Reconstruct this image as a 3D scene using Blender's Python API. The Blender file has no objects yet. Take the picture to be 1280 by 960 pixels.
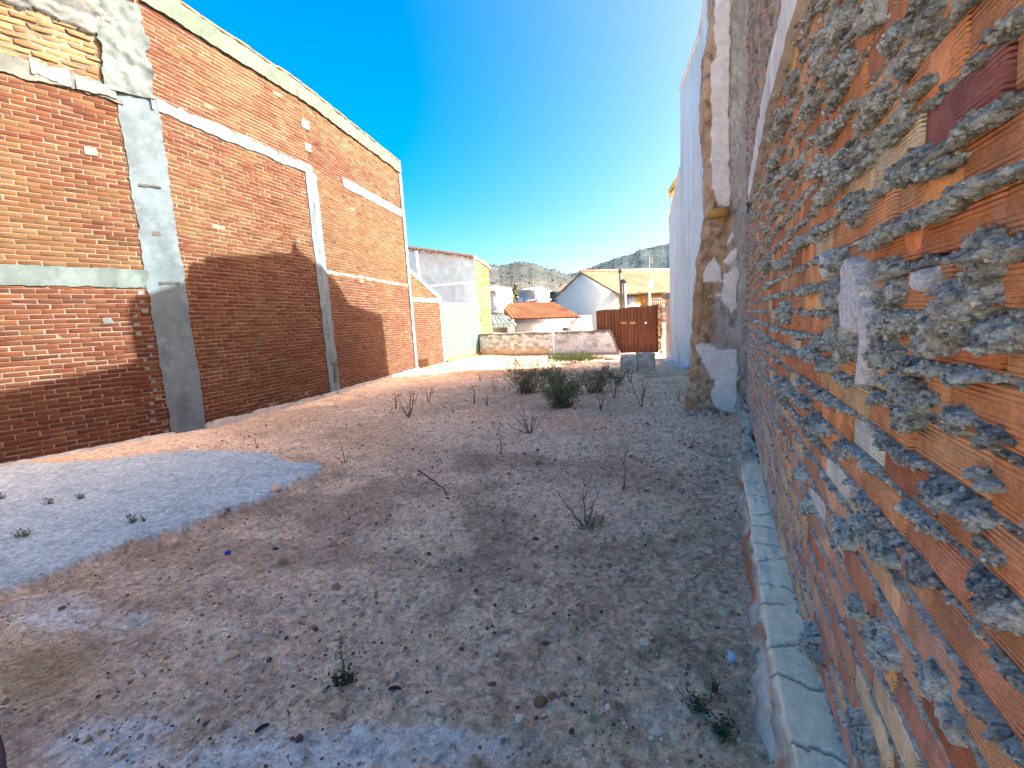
import bpy, math, random
import numpy as np

# ------------------------------------------------------------------ scene, camera, world, sun, exposure
S = bpy.context.scene
COL = S.collection
random.seed(7)
RNG = np.random.default_rng(7)
R = math.radians

EYE = 1.55
FPX = 570.0                       # focal length in pixels of the 1280 wide photograph
ROLL, VPX, VPY = R(3.44), 845.0 - 640.0, 391.0 - 480.0
_d = np.array([math.sin(ROLL), math.cos(ROLL)])
_h = np.array([math.cos(ROLL), -math.sin(ROLL)])
_vp = np.array([VPX, VPY])
PITCH = math.atan(-(_vp @ _d) / FPX)
YAW = math.atan((_vp @ _h) / math.hypot(FPX, _vp @ _d))
_fh = np.array([-math.sin(YAW), math.cos(YAW), 0]); _rh = np.array([math.cos(YAW), math.sin(YAW), 0]); _up = np.array([0, 0, 1.0])
FWD = _fh * math.cos(PITCH) - _up * math.sin(PITCH)
_dn = -(_fh * math.sin(PITCH) + _up * math.cos(PITCH))
EXA = _d[1] * _rh + _d[0] * _dn
EYA = -_d[0] * _rh + _d[1] * _dn
CAMP = np.array([0, 0, EYE])

import mathutils
cd = bpy.data.cameras.new('camera'); cam = bpy.data.objects.new('camera', cd); COL.objects.link(cam)
cd.sensor_width = 36.0; cd.lens = FPX / 1280 * 36.0; cd.clip_start = 0.02; cd.clip_end = 9000
m = mathutils.Matrix.Identity(4)
for i in range(3):
    m[i][0] = EXA[i]; m[i][1] = -EYA[i]; m[i][2] = -FWD[i]; m[i][3] = CAMP[i]
cam.matrix_world = m
S.camera = cam

SUN_AZ, SUN_EL = R(11.4), R(31.3)        # azimuth from +X towards +Y
sun_dir = mathutils.Vector((math.cos(SUN_EL) * math.cos(SUN_AZ), math.cos(SUN_EL) * math.sin(SUN_AZ), math.sin(SUN_EL)))
sl = bpy.data.lights.new('sun', 'SUN'); sl.energy = 3.6; sl.angle = R(0.5); sl.color = (1.0, 0.93, 0.83)
so = bpy.data.objects.new('sun', sl); COL.objects.link(so)
so.rotation_euler = sun_dir.to_track_quat('Z', 'Y').to_euler()
W = bpy.data.worlds.new('World'); S.world = W; W.use_nodes = True
nt = W.node_tree; nt.nodes.clear()
sky = nt.nodes.new('ShaderNodeTexSky'); sky.sky_type = 'NISHITA'; sky.sun_disc = False
sky.sun_elevation = SUN_EL; sky.sun_rotation = R(90) - SUN_AZ
sky.altitude = 600; sky.air_density = 0.5; sky.dust_density = 6.5; sky.ozone_density = 1.5
bg = nt.nodes.new('ShaderNodeBackground'); bg.inputs[1].default_value = 0.15
ow = nt.nodes.new('ShaderNodeOutputWorld')
hs = nt.nodes.new('ShaderNodeHueSaturation'); hs.inputs['Saturation'].default_value = 1.66
nt.links.new(sky.outputs[0], hs.inputs['Color']); wb = nt.nodes.new('ShaderNodeVectorMath'); wb.operation = 'MULTIPLY'; wb.inputs[1].default_value = (1.12, .86, .68)   # daylight white balance
nt.links.new(hs.outputs[0], wb.inputs[0]); nt.links.new(wb.outputs[0], bg.inputs[0]); nt.links.new(bg.outputs[0], ow.inputs[0])
S.view_settings.view_transform = 'Standard'; S.view_settings.look = 'None'
S.view_settings.gamma = 1.0; S.view_settings.use_curve_mapping = False
S.view_settings.exposure = 2.86
S.cycles.use_denoising = True; S.cycles.denoising_prefilter = 'ACCURATE'
S.cycles.max_bounces = 10; S.cycles.diffuse_bounces = 7

# ------------------------------------------------------------------ photograph measurements -> world places
def ray(x, y): return EXA * (x - 640) / FPX + EYA * (y - 480) / FPX + FWD
def gnd(x, y, z=0.0):
    v = ray(x, y); return CAMP + v * (z - EYE) / v[2]
def on_y(x, y, Y):
    v = ray(x, y); return CAMP + v * Y / v[1]
def px_size(P):                                   # metres per photo pixel at P
    return ((np.asarray(P, float) - CAMP) @ FWD) / FPX

# ------------------------------------------------------------------ noise
def _hash(ix, iy, iz, seed):
    h = (ix.astype(np.uint32) * np.uint32(374761393) + iy.astype(np.uint32) * np.uint32(668265263)
         + iz.astype(np.uint32) * np.uint32(2246822519) + np.uint32((seed * 3266489917 + 12345) & 0xFFFFFFFF))
    h ^= h >> np.uint32(15); h *= np.uint32(2246822519); h ^= h >> np.uint32(13); h *= np.uint32(3266489917); h ^= h >> np.uint32(16)
    return h.astype(np.float64) * (2.0 / 4294967295.0) - 1.0
def vnoise(x, y, z=None, seed=0):
    x = np.asarray(x, float); y = np.asarray(y, float) + np.zeros_like(x)
    z = np.zeros_like(x) if z is None else np.asarray(z, float) + np.zeros_like(x)
    fx, fy, fz = np.floor(x), np.floor(y), np.floor(z)
    ix, iy, iz = fx.astype(np.int64), fy.astype(np.int64), fz.astype(np.int64)
    tx, ty, tz = x - fx, y - fy, z - fz
    tx = tx * tx * (3 - 2 * tx); ty = ty * ty * (3 - 2 * ty); tz = tz * tz * (3 - 2 * tz)
    out = 0
    flat = not np.any(tz)
    for dz in ((0,) if flat else (0, 1)):
        wz = 1 if flat else (tz if dz else 1 - tz)
        for dy in (0, 1):
            wy = ty if dy else 1 - ty
            for dx in (0, 1):
                wx = tx if dx else 1 - tx
                out = out + wx * wy * wz * _hash(ix + dx, iy + dy, iz + dz, seed)
    return out
def fbm(x, y, z=None, oct=4, seed=0, gain=0.5):
    a, s, o = 1.0, 0.0, 0
    x = np.asarray(x, float); y = np.asarray(y, float)
    f = 1.0
    for k in range(oct):
        o = o + a * vnoise(x * f + 17.3 * k, y * f + 9.1 * k, None if z is None else np.asarray(z) * f + 5.7 * k, seed + k)
        s += a; a *= gain; f *= 2.03
    return o / s
def sstep(a, b, x):
    t = np.clip((x - a) / (b - a), 0, 1); return t * t * (3 - 2 * t)
def mix(a, b, t):
    t = np.asarray(t)[..., None]; return np.asarray(a) * (1 - t) + np.asarray(b) * t

# ------------------------------------------------------------------ materials
MATS = {}
def nodes_of(name):
    mt = bpy.data.materials.new(name); mt.use_nodes = True
    n = mt.node_tree.nodes; b = n['Principled BSDF']; b.inputs['Specular IOR Level'].default_value = 0.25
    return mt, n, mt.node_tree.links, b
def mat(name, col=None, rough=0.9, ns=12.0, na=0.25, bs=60.0, bump=0.3, bd=0.004, metal=0.0, tint=(0.6, 0.6, 0.6), ns2=None):
    """one procedural finish: base colour (or the mesh's own colour layer) broken up by two noises, plus bump"""
    if name in MATS: return MATS[name]
    mt, n, l, b = nodes_of(name)
    tc = n.new('ShaderNodeTexCoord')
    if col is None:
        src = n.new('ShaderNodeAttribute'); src.attribute_name = 'col'; base = src.outputs['Color']
    else:
        src = n.new('ShaderNodeRGB'); src.outputs[0].default_value = (*col, 1); base = src.outputs[0]
    prev = base
    for sc, am in ((ns, na), ((ns2 or ns * 9), na * 0.8)):
        nz = n.new('ShaderNodeTexNoise'); nz.inputs['Scale'].default_value = sc; nz.inputs['Detail'].default_value = 6; nz.inputs['Roughness'].default_value = 0.65
        l.new(tc.outputs['Object'], nz.inputs['Vector'])
        mr = n.new('ShaderNodeMapRange'); mr.inputs[1].default_value = 0.3; mr.inputs[2].default_value = 0.7
        mr.inputs[3].default_value = 1 - am; mr.inputs[4].default_value = 1 + am
        l.new(nz.outputs[0], mr.inputs[0])
        vm = n.new('ShaderNodeVectorMath'); vm.operation = 'SCALE'
        l.new(prev, vm.inputs[0]); l.new(mr.outputs[0], vm.inputs['Scale']); prev = vm.outputs[0]
    l.new(prev, b.inputs['Base Color'])
    b.inputs['Roughness'].default_value = rough; b.inputs['Metallic'].default_value = metal
    if bump:
        nz = n.new('ShaderNodeTexNoise'); nz.inputs['Scale'].default_value = bs; nz.inputs['Detail'].default_value = 8; nz.inputs['Roughness'].default_value = 0.7
        l.new(tc.outputs['Object'], nz.inputs['Vector'])
        bp = n.new('ShaderNodeBump'); bp.inputs['Strength'].default_value = bump; bp.inputs['Distance'].default_value = bd
        l.new(nz.outputs[0], bp.inputs['Height']); l.new(bp.outputs[0], b.inputs['Normal'])
    MATS[name] = mt; return mt
def leaf_mat(name, col, na=0.35):
    mt = mat(name, col, rough=0.7, ns=9, na=na, bump=0)
    return mt

# ------------------------------------------------------------------ mesh building
class MB:
    def __init__(s): s.v, s.f, s.c, s.n = [], [], [], 0
    def add(s, v, f, col=None):
        v = np.asarray(v, float).reshape(-1, 3)
        s.v.append(v)
        for fa in (f if isinstance(f, list) else [f]):
            s.f.append(np.asarray(fa, np.int64) + s.n)
        c = np.ones((len(v), 3)) * 0.5 if col is None else np.broadcast_to(np.asarray(col, float), (len(v), 3))
        s.c.append(c); s.n += len(v)
    def box(s, lo, hi, col=None, rz=0, at=(0, 0, 0)):
        x0, y0, z0 = lo; x1, y1, z1 = hi
        v = np.array([(x, y, z) for z in (z0, z1) for y in (y0, y1) for x in (x0, x1)], float)
        c, sn = math.cos(rz), math.sin(rz)
        v = np.c_[v[:, 0] * c - v[:, 1] * sn, v[:, 0] * sn + v[:, 1] * c, v[:, 2]] + np.asarray(at)
        s.add(v, np.array([[0, 2, 3, 1], [4, 5, 7, 6], [0, 1, 5, 4], [2, 6, 7, 3], [0, 4, 6, 2], [1, 3, 7, 5]]), col)
    def grid(s, P, col=None, mask=None, flip=False):
        nu, nv = P.shape[:2]
        i = np.arange(nu * nv).reshape(nu, nv)
        f = np.stack([i[:-1, :-1], i[1:, :-1], i[1:, 1:], i[:-1, 1:]], -1).reshape(-1, 4)
        if flip: f = f[:, ::-1]
        v = P.reshape(-1, 3); c = None if col is None else np.broadcast_to(np.asarray(col, float), P.shape).reshape(-1, 3)
        if mask is not None:
            f = f[mask.reshape(-1)[f].any(1)]
            used = np.unique(f); re = np.full(nu * nv, -1); re[used] = np.arange(len(used))
            f = re[f]; v = v[used]; c = None if c is None else c[used]
        s.add(v, f, c)
    def tube(s, pts, rad, sides=5, col=None, cap=True):
        pts = np.asarray(pts, float); n = len(pts); rad = np.broadcast_to(np.asarray(rad, float), (n,))
        t = np.gradient(pts, axis=0); t /= np.linalg.norm(t, axis=1)[:, None] + 1e-9
        ref = np.where(np.abs(t[:, 2:3]) > 0.9, np.array([[1.0, 0, 0]]), np.array([[0, 0, 1.0]]))
        a = np.cross(t, ref); a /= np.linalg.norm(a, axis=1)[:, None] + 1e-9; b = np.cross(t, a)
        an = np.arange(sides) * 2 * math.pi / sides
        P = pts[:, None] + rad[:, None, None] * (np.cos(an)[None, :, None] * a[:, None] + np.sin(an)[None, :, None] * b[:, None])
        i = np.arange(n * sides).reshape(n, sides); j = np.roll(i, -1, 1)
        f = np.stack([i[:-1], j[:-1], j[1:], i[1:]], -1).reshape(-1, 4)
        fs = [f]
        if cap: fs += [i[0][::-1][None], i[-1][None]]
        s.add(P.reshape(-1, 3), fs, col)
    def poly_prism(s, pts, vec, col=None):            # planar outline pushed along vec
        p = np.asarray(pts, float); n = len(p); q = p + np.asarray(vec, float)
        i = np.arange(n); j = (i + 1) % n
        s.add(np.r_[p, q], [i[None], (i[::-1] + n)[None], np.stack([j, i, i + n, j + n], -1)], col)
    def warp(s, fn):
        s.v = [fn(v) for v in s.v]; return s
    def build(s, name, material, parent=None, smooth=False, origin=None):
        me = bpy.data.meshes.new(name)
        V = np.concatenate(s.v); Cc = np.concatenate(s.c)
        o = np.zeros(3) if origin is None else np.asarray(origin, float)
        V = V - o
        tot = np.concatenate([np.full(len(f), f.shape[1]) for f in s.f]); idx = np.concatenate([f.ravel() for f in s.f])
        me.vertices.add(len(V)); me.vertices.foreach_set('co', V.ravel())
        me.loops.add(len(idx)); me.loops.foreach_set('vertex_index', idx.astype(np.int32))
        me.polygons.add(len(tot)); st = np.r_[0, np.cumsum(tot)[:-1]]
        me.polygons.foreach_set('loop_start', st.astype(np.int32)); me.polygons.foreach_set('loop_total', tot.astype(np.int32))
        if smooth: me.polygons.foreach_set('use_smooth', np.ones(len(tot), bool))
        at = me.attributes.new('col', 'FLOAT_COLOR', 'POINT'); at.data.foreach_set('color', np.c_[Cc, np.ones(len(Cc))].ravel())
        me.update(calc_edges=True); me.validate()
        me.materials.append(material)
        ob = bpy.data.objects.new(name, me); COL.objects.link(ob)
        if parent is not None:
            ob.parent = parent
            ob.location = mathutils.Vector(o) - WORLD_LOC.get(parent.name, mathutils.Vector((0, 0, 0)))
        else: ob.location = o
        WORLD_LOC[ob.name] = mathutils.Vector(o)
        return ob
WORLD_LOC = {}
def tag(o, label=None, cat=None, group=None, kind=None):
    if label: o['label'] = label
    if cat: o['category'] = cat
    if group: o['group'] = group
    if kind: o['kind'] = kind
    return o
def thing(name, loc, label, cat, group=None):
    o = bpy.data.objects.new(name, None); o.empty_display_size = 0.1; COL.objects.link(o); o.location = loc
    WORLD_LOC[o.name] = mathutils.Vector(loc)
    return tag(o, label, cat, group)

class Frame:                                  # a wall face: u along it, v up, n out of it
    def __init__(s, o, e, side):
        s.o = np.array([o[0], o[1], 0.0]); d = np.array([e[0] - o[0], e[1] - o[1], 0.0]); s.len = np.linalg.norm(d); s.d = d / s.len
        s.n = np.array([s.d[1], -s.d[0], 0]) if side > 0 else np.array([-s.d[1], s.d[0], 0]); s.side = side
    def P(s, u, v, n=0.0):
        u, v, n = np.broadcast_arrays(np.asarray(u, float), np.asarray(v, float), np.asarray(n, float))
        return s.o + u[..., None] * s.d + n[..., None] * s.n + v[..., None] * np.array([0, 0, 1.0])
    def uv(s, x, y):                           # photo pixel -> place on this wall
        v = ray(x, y); t = ((s.o - CAMP) @ s.n) / (v @ s.n); p = CAMP + t * v
        return (p - s.o) @ s.d, p[2]

def bricks(mb, fr, u0, u1, v0, v1, L, H, j, colf, rng, jit=0.003, depth=0.03, ch=0.003, keep=None, bond=0.5, hj=None):
    nr = int(math.ceil((v1 - v0) / H)); hj = j if hj is None else hj
    a, b, c, d = [], [], [], []
    for r_ in range(nr):
        z0 = v0 + r_ * H + j / 2; z1 = min(v0 + (r_ + 1) * H - j / 2, v1)
        if z1 - z0 < 0.015: continue
        off = (r_ % 2) * L * bond + rng.normal() * L * 0.04
        us = np.arange(u0 - L + off % L, u1, L)
        s0 = np.maximum(us + hj / 2 + rng.normal(0, 0.003, len(us)), u0); s1 = np.minimum(us + L - hj / 2 + rng.normal(0, 0.003, len(us)), u1)
        k = s1 - s0 > 0.03
        a.append(s0[k]); b.append(s1[k]); c.append(np.full(k.sum(), z0)); d.append(np.full(k.sum(), z1))
    a, b, c, d = map(np.concatenate, (a, b, c, d))
    if keep is not None:
        k = keep((a + b) / 2, (c + d) / 2); a, b, c, d = a[k], b[k], c[k], d[k]
    N = len(a)
    U = np.stack([a, b, b, a], 1); V = np.stack([c, c, d, d], 1)
    U = U + rng.normal(0, jit, U.shape); V = V + rng.normal(0, jit, V.shape)
    n = rng.normal(0, jit * 0.7, (N, 1)) + rng.normal(0, jit * 0.3, (N, 4))
    cu = U.mean(1, keepdims=True); cv = V.mean(1, keepdims=True)
    Ui = U + np.sign(cu - U) * ch; Vi = V + np.sign(cv - V) * ch
    P = np.stack([fr.P(U, V, np.full_like(U, -depth)), fr.P(U, V, n - ch), fr.P(Ui, Vi, n)], 1)      # N,3,4,3
    base = np.arange(N)[:, None] * 12
    q = []
    for lv in (0, 1):
        for k in range(4):
            k2 = (k + 1) % 4
            q.append([lv * 4 + k, lv * 4 + k2, lv * 4 + 4 + k2, lv * 4 + 4 + k])
    q.append([8, 9, 10, 11])
    q = np.array(q)
    if fr.side < 0: q = q[:, ::-1]
    col = colf((a + b) / 2, (c + d) / 2, rng)
    mb.add(P.reshape(-1, 3), (base[:, :, None] + q[None]).reshape(-1, 4), np.repeat(col, 12, 0))

def sheet(mb, fr, us, vs, h, col, mask=None):
    U, V = np.meshgrid(us, vs, indexing='ij')
    hh = h(U, V) if callable(h) else np.full_like(U, h)
    cc = col(U, V) if callable(col) else np.broadcast_to(np.asarray(col, float), U.shape + (3,))
    mb.grid(fr.P(U, V, hh), cc, None if mask is None else mask(U, V, hh), flip=fr.side < 0)

def slab(mb, fr, u0, u1, v0, v1, t, colf, seed, rag=0.03, rough=0.006, cell=0.04, along='v', back=-0.03, sink=0.0):
    """plaster or concrete band lying on a wall, with torn long edges and an uneven face"""
    nu = max(5, int((u1 - u0) / cell) + 1); nv = max(5, int((v1 - v0) / cell) + 1)
    a = np.linspace(0, 1, nu); b = np.linspace(0, 1, nv)
    A, B = np.meshgrid(a, b, indexing='ij')
    U = u0 + (u1 - u0) * A; V = v0 + (v1 - v0) * B
    if along == 'v':
        e0 = fbm(V * 4, V * 0 + 3, oct=5, seed=seed, gain=.8) * rag * 1.7; e1 = fbm(V * 4, V * 0 + 8, oct=5, seed=seed + 5, gain=.8) * rag * 1.7
        U = U + e0 * (1 - A) ** 2 + e1 * A ** 2
    else:
        e0 = fbm(U * 4, U * 0 + 3, oct=5, seed=seed, gain=.8) * rag * 1.7; e1 = fbm(U * 4, U * 0 + 8, oct=5, seed=seed + 5, gain=.8) * rag * 1.7
        V = V + e0 * (1 - B) ** 2 + e1 * B ** 2
    h = t + fbm(U * 6, V * 6, oct=5, seed=seed + 9) * rough * 2
    P = fr.P(U, V, h); C_ = colf(U, V)
    mb.grid(P, C_, flip=fr.side < 0)
    ring = np.r_[[(i, 0) for i in range(nu)], [(nu - 1, k) for k in range(1, nv)], [(i, nv - 1) for i in range(nu - 2, -1, -1)], [(0, k) for k in range(nv - 2, 0, -1)]]
    top = P[ring[:, 0], ring[:, 1]]; hh = h[ring[:, 0], ring[:, 1]]
    bot = top + fr.n[None] * (back - hh)[:, None]
    n = len(ring); i = np.arange(n); j = (i + 1) % n
    f = np.stack([i, i + n, j + n, j], -1)
    if fr.side < 0: f = f[:, ::-1]
    mb.add(np.r_[top, bot], f, np.r_[C_[ring[:, 0], ring[:, 1]], C_[ring[:, 0], ring[:, 1]]])

ICO = None
def ico():
    global ICO
    if ICO is None:
        t = (1 + 5 ** 0.5) / 2
        v = np.array([(-1, t, 0), (1, t, 0), (-1, -t, 0), (1, -t, 0), (0, -1, t), (0, 1, t), (0, -1, -t), (0, 1, -t), (t, 0, -1), (t, 0, 1), (-t, 0, -1), (-t, 0, 1)], float)
        v /= np.linalg.norm(v[0])
        f = np.array([(0, 11, 5), (0, 5, 1), (0, 1, 7), (0, 7, 10), (0, 10, 11), (1, 5, 9), (5, 11, 4), (11, 10, 2), (10, 7, 6), (7, 1, 8), (3, 9, 4), (3, 4, 2), (3, 2, 6), (3, 6, 8), (3, 8, 9), (4, 9, 5), (2, 4, 11), (6, 2, 10), (8, 6, 7), (9, 8, 1)])
        ICO = v, f
    return ICO
def subdiv_sphere(n):
    v, f = ico(); v = v.copy()
    for _ in range(n):
        v = list(map(tuple, v)); cache = {}; nf = []
        def mid(a, b):
            k = (min(a, b), max(a, b))
            if k not in cache:
                p = (np.array(v[a]) + np.array(v[b])); p /= np.linalg.norm(p); v.append(tuple(p)); cache[k] = len(v) - 1
            return cache[k]
        for a, b, c in f:
            ab, bc, ca = mid(a, b), mid(b, c), mid(c, a)
            nf += [(a, ab, ca), (b, bc, ab), (c, ca, bc), (ab, bc, ca)]
        f = np.array(nf); v = np.array(v)
    return v, f
def scatter_lumps(mb, pos, size, colors, rng, squash=0.7):
    v, f = ico(); N = len(pos)
    sc = size[:, None] * rng.uniform(0.6, 1.25, (N, 3)); sc[:, 2] *= squash
    a = rng.uniform(0, 2 * math.pi, N)
    P = v[None] * (1 + rng.normal(0, 0.16, (N, 12, 1))) * sc[:, None]
    x = P[..., 0] * np.cos(a)[:, None] - P[..., 1] * np.sin(a)[:, None]; y = P[..., 0] * np.sin(a)[:, None] + P[..., 1] * np.cos(a)[:, None]
    P = np.stack([x, y, P[..., 2]], -1) + pos[:, None]
    mb.add(P.reshape(-1, 3), (np.arange(N)[:, None, None] * 12 + f[None]).reshape(-1, 3), np.repeat(colors, 12, 0))

# ================================================================== GROUND
LIME = [(-60, 600), (0, 588), (60, 580), (130, 573), (200, 567), (262, 561), (330, 566), (408, 585), (335, 622), (262, 645), (180, 670), (100, 700), (40, 722), (-80, 770)]
LIME_W = np.array([gnd(x, y, 0.07)[:2] for x, y in LIME])
def poly_sd(px, py, poly):
    inside = np.zeros(px.shape, bool); d = np.full(px.shape, 1e9)
    n = len(poly)
    for i in range(n):
        a, b = poly[i], poly[(i + 1) % n]
        e = b - a; w0, w1 = px - a[0], py - a[1]
        t = np.clip((w0 * e[0] + w1 * e[1]) / (e @ e), 0, 1)
        d = np.minimum(d, (w0 - t * e[0]) ** 2 + (w1 - t * e[1]) ** 2)
        c = (a[1] > py) != (b[1] > py)
        with np.errstate(divide='ignore', invalid='ignore'):
            xi = (b[0] - a[0]) * (py - a[1]) / (b[1] - a[1] + 1e-12) + a[0]
        inside ^= c & (px < xi)
    d = np.sqrt(d); return np.where(inside, d, -d)
def lime_mask(x, y):
    sd = poly_sd(x, y, LIME_W) + fbm(x * 3, y * 3, oct=6, seed=41, gain=.65) * 0.20
    return sstep(-0.012, 0.03, sd)
def gz(x, y, fine=True):
    x = np.asarray(x, float); y = np.asarray(y, float)
    h = fbm(x * 0.5, y * 0.5, oct=3, seed=3) * 0.05
    h = h + fbm(x * 2.2, y * 2.2, oct=3, seed=9) * 0.022
    near = sstep(0.6, 2.0, y)
    h = h + lime_mask(x, y) * 0.085
    h = h + np.exp(-((x - 0.55 - 0.06 * y) / 0.35) ** 2) * 0.03
    h = h + sstep(-7.2, -8.1, x) * 0.06 * sstep(4, 6, y)
    if fine:
        f = fbm(x * 9, y * 9, oct=4, seed=21, gain=0.6)
        rough = 1 - 0.75 * lime_mask(x, y)
        h = h + (f * 0.022 + np.maximum(0, fbm(x * 16, y * 16, oct=3, seed=61) - 0.25) * 0.06 + np.maximum(0, fbm(x * 34, y * 34, oct=2, seed=62) - 0.3) * 0.025) * rough
    return h
_wf = {}
def wob_fields(x, y):
    if np.size(x) not in _wf:
        _wf.clear(); _wf[np.size(x)] = [fbm(x * 2.6, y * 2.6, oct=5, seed=100 + 7 * k, gain=.6) for k in range(3)]
    return _wf[np.size(x)]
def blob(x, y, cx, cy, rx, ry, wob=0.35, seed=0):
    g = gnd(cx, cy)[:2]; a = gnd(cx + rx, cy)[:2] - g; b = (gnd(cx, cy + ry)[:2] - gnd(cx, cy - ry * 0.8)[:2]) / 2
    M = np.linalg.inv(np.stack([a, b], 1))
    dx, dy = x - g[0], y - g[1]
    al = M[0, 0] * dx + M[0, 1] * dy; be = M[1, 0] * dx + M[1, 1] * dy
    r = np.sqrt(al ** 2 + be ** 2) + (wob_fields(x, y)[seed % 3] if np.size(x) > 1000 else 0) * wob * 2
    return 1 - sstep(0.55, 1.25, r)
BLOBS = [  # cx, cy, rx, ry, colour, strength
    (250, 690, 260, 22, (.17, .125, .09), .75), (420, 640, 130, 28, (.15, .105, .075), .75), (500, 610, 60, 16, (.14, .10, .075), .7),
    (150, 760, 220, 20, (.22, .175, .14), .6), (560, 700, 90, 40, (.19, .15, .115), .6), (610, 640, 45, 45, (.16, .115, .085), .75),
    (640, 575, 80, 12, (.17, .12, .085), .7), (590, 575, 30, 22, (.16, .11, .08), .7), (790, 690, 110, 16, (.19, .155, .12), .6), (790, 585, 60, 14, (.24, .18, .13), .5),
    (735, 530, 66, 15, (.40, .23, .16), .85), (612, 518, 50, 9, (.40, .24, .17), .85),
    (450, 545, 90, 16, (.31, .22, .15), .6), (500, 560, 60, 10, (.29, .20, .13), .5), (400, 575, 40, 12, (.27, .19, .12), .6),
    (660, 466, 170, 8, (0.119, 0.077, 0.038), .85), (560, 475, 60, 12, (.30, .21, .13), .6), (640, 452, 90, 7, (0.108, 0.095, 0.073), .95), (800, 456, 60, 5, (.55, .5, .44), .5),  # back strip blobs darkened to offset the sun falling there
    (700, 500, 100, 15, (.22, .18, .13), .4),
    (45, 845, 70, 32, (.30, .21, .13), .7), (20, 900, 60, 30, (.2, .16, .13), .5),
    
    (260, 780, 90, 24, (.52, .49, .45), .5), (540, 660, 50, 40, (.52, .45, .36), .7), (470, 740, 110, 35, (.42, .37, .30), .5), (660, 620, 60, 22, (.48, .42, .34), .5),
    (840, 560, 60, 30, (.50, .47, .45), .55), (720, 560, 60, 16, (.50, .45, .39), .55), (560, 530, 120, 14, (.44, .38, .31), .5), (800, 640, 60, 30, (.46, .43, .40), .5), (830, 530, 60, 22, (.48, .45, .43), .5),
    (890, 600, 40, 60, (.26, .23, .21), .5), (880, 700, 40, 60, (.27, .245, .23), .5), (800, 870, 70, 20, (.46, .42, .38), .6), (700, 850, 110, 40, (.31, .265, .225), .4),
    (640, 920, 60, 30, (.24, .19, .15), .5), (900, 900, 40, 50, (.24, .22, .19), .5), (330, 525, 170, 24, (.155, .14, .12), .7), (560, 492, 210, 20, (.19, .165, .135), .55),  # last two blobs dim ground that the sky light left overbright
]
LIME_DUST = [(175, 935, 130, 50, .85), (500, 940, 190, 38, .95), (335, 958, 140, 24, .8), (120, 775, 90, 25, .5), (60, 760, 60, 25, .5), (250, 905, 70, 18, .45), (830, 905, 60, 22, .3)]
def ground_col(X, Y):
    n1 = fbm(X * 1.1, Y * 1.1, oct=4, seed=71); n2 = fbm(X * 4.5, Y * 4.5, oct=5, seed=72, gain=.6); n3 = fbm(X * 22, Y * 22, oct=3, seed=73)
    c = mix((.27, .235, .20), (.38, .335, .285), sstep(-0.35, 0.4, n1 + n2 * 0.7))
    c = mix(c, (.19, .14, .105), sstep(0.18, 0.5, fbm(X * 2.4, Y * 2.4, oct=5, seed=75, gain=.6)) * .55)
    for k, (cx, cy, rx, ry, cc, st) in enumerate(BLOBS):
        c = mix(c, cc, blob(X, Y, cx, cy, rx, ry, seed=k) * st * .85)
    lum = c.mean(-1, keepdims=True); c = .42 * c + .58 * lum * np.array((1.13, 1.0, .87))
    c = c * 2.15; lum = c.mean(-1, keepdims=True); c = c * (np.minimum(lum, .35 + .40 * lum) / lum).clip(0, 1) * np.array((1.17, .96, .72)); c = np.minimum(c, .90)
    for k, (cx, cy, rx, ry, st) in enumerate(LIME_DUST):
        c = mix(c, np.array((.84, .82, .72)), blob(X, Y, cx, cy, rx, ry, seed=k + 1) * st * sstep(-.45, .25, n2 + n1 * .4))
    L_ = lime_mask(X, Y)
    lime = mix((.46, .55, .54), (.53, .62, .60), sstep(-.3, .3, n2)); lime = mix(lime, (.37, .43, .42), sstep(.25, .6, fbm(X * 1.6, Y * 6, oct=4, seed=78)) * .5)
    c = mix(c, lime, L_)
    edge = np.clip(1 - np.abs(poly_sd(X, Y, LIME_W) + .16) / .22, 0, 1) * (1 - L_)
    c = mix(c, (.22, .155, .085), edge * sstep(-.4, .2, n2) * .55 * sstep(5.2, 3.6, Y + X * 0.0))
    c = c * (1 + n3[..., None] * .28)
    speck = sstep(.42, .6, fbm(X * 30, Y * 30, oct=2, seed=79))
    c = mix(c, (.12, .095, .075), speck * .5 * (1 - L_))
    speck2 = sstep(.45, .6, fbm(X * 40, Y * 40, oct=2, seed=80))
    c = mix(c, (.6, .57, .53), speck2 * .5)
    return np.clip(c, 0.03, np.array((.90, .86, .76)))

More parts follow.
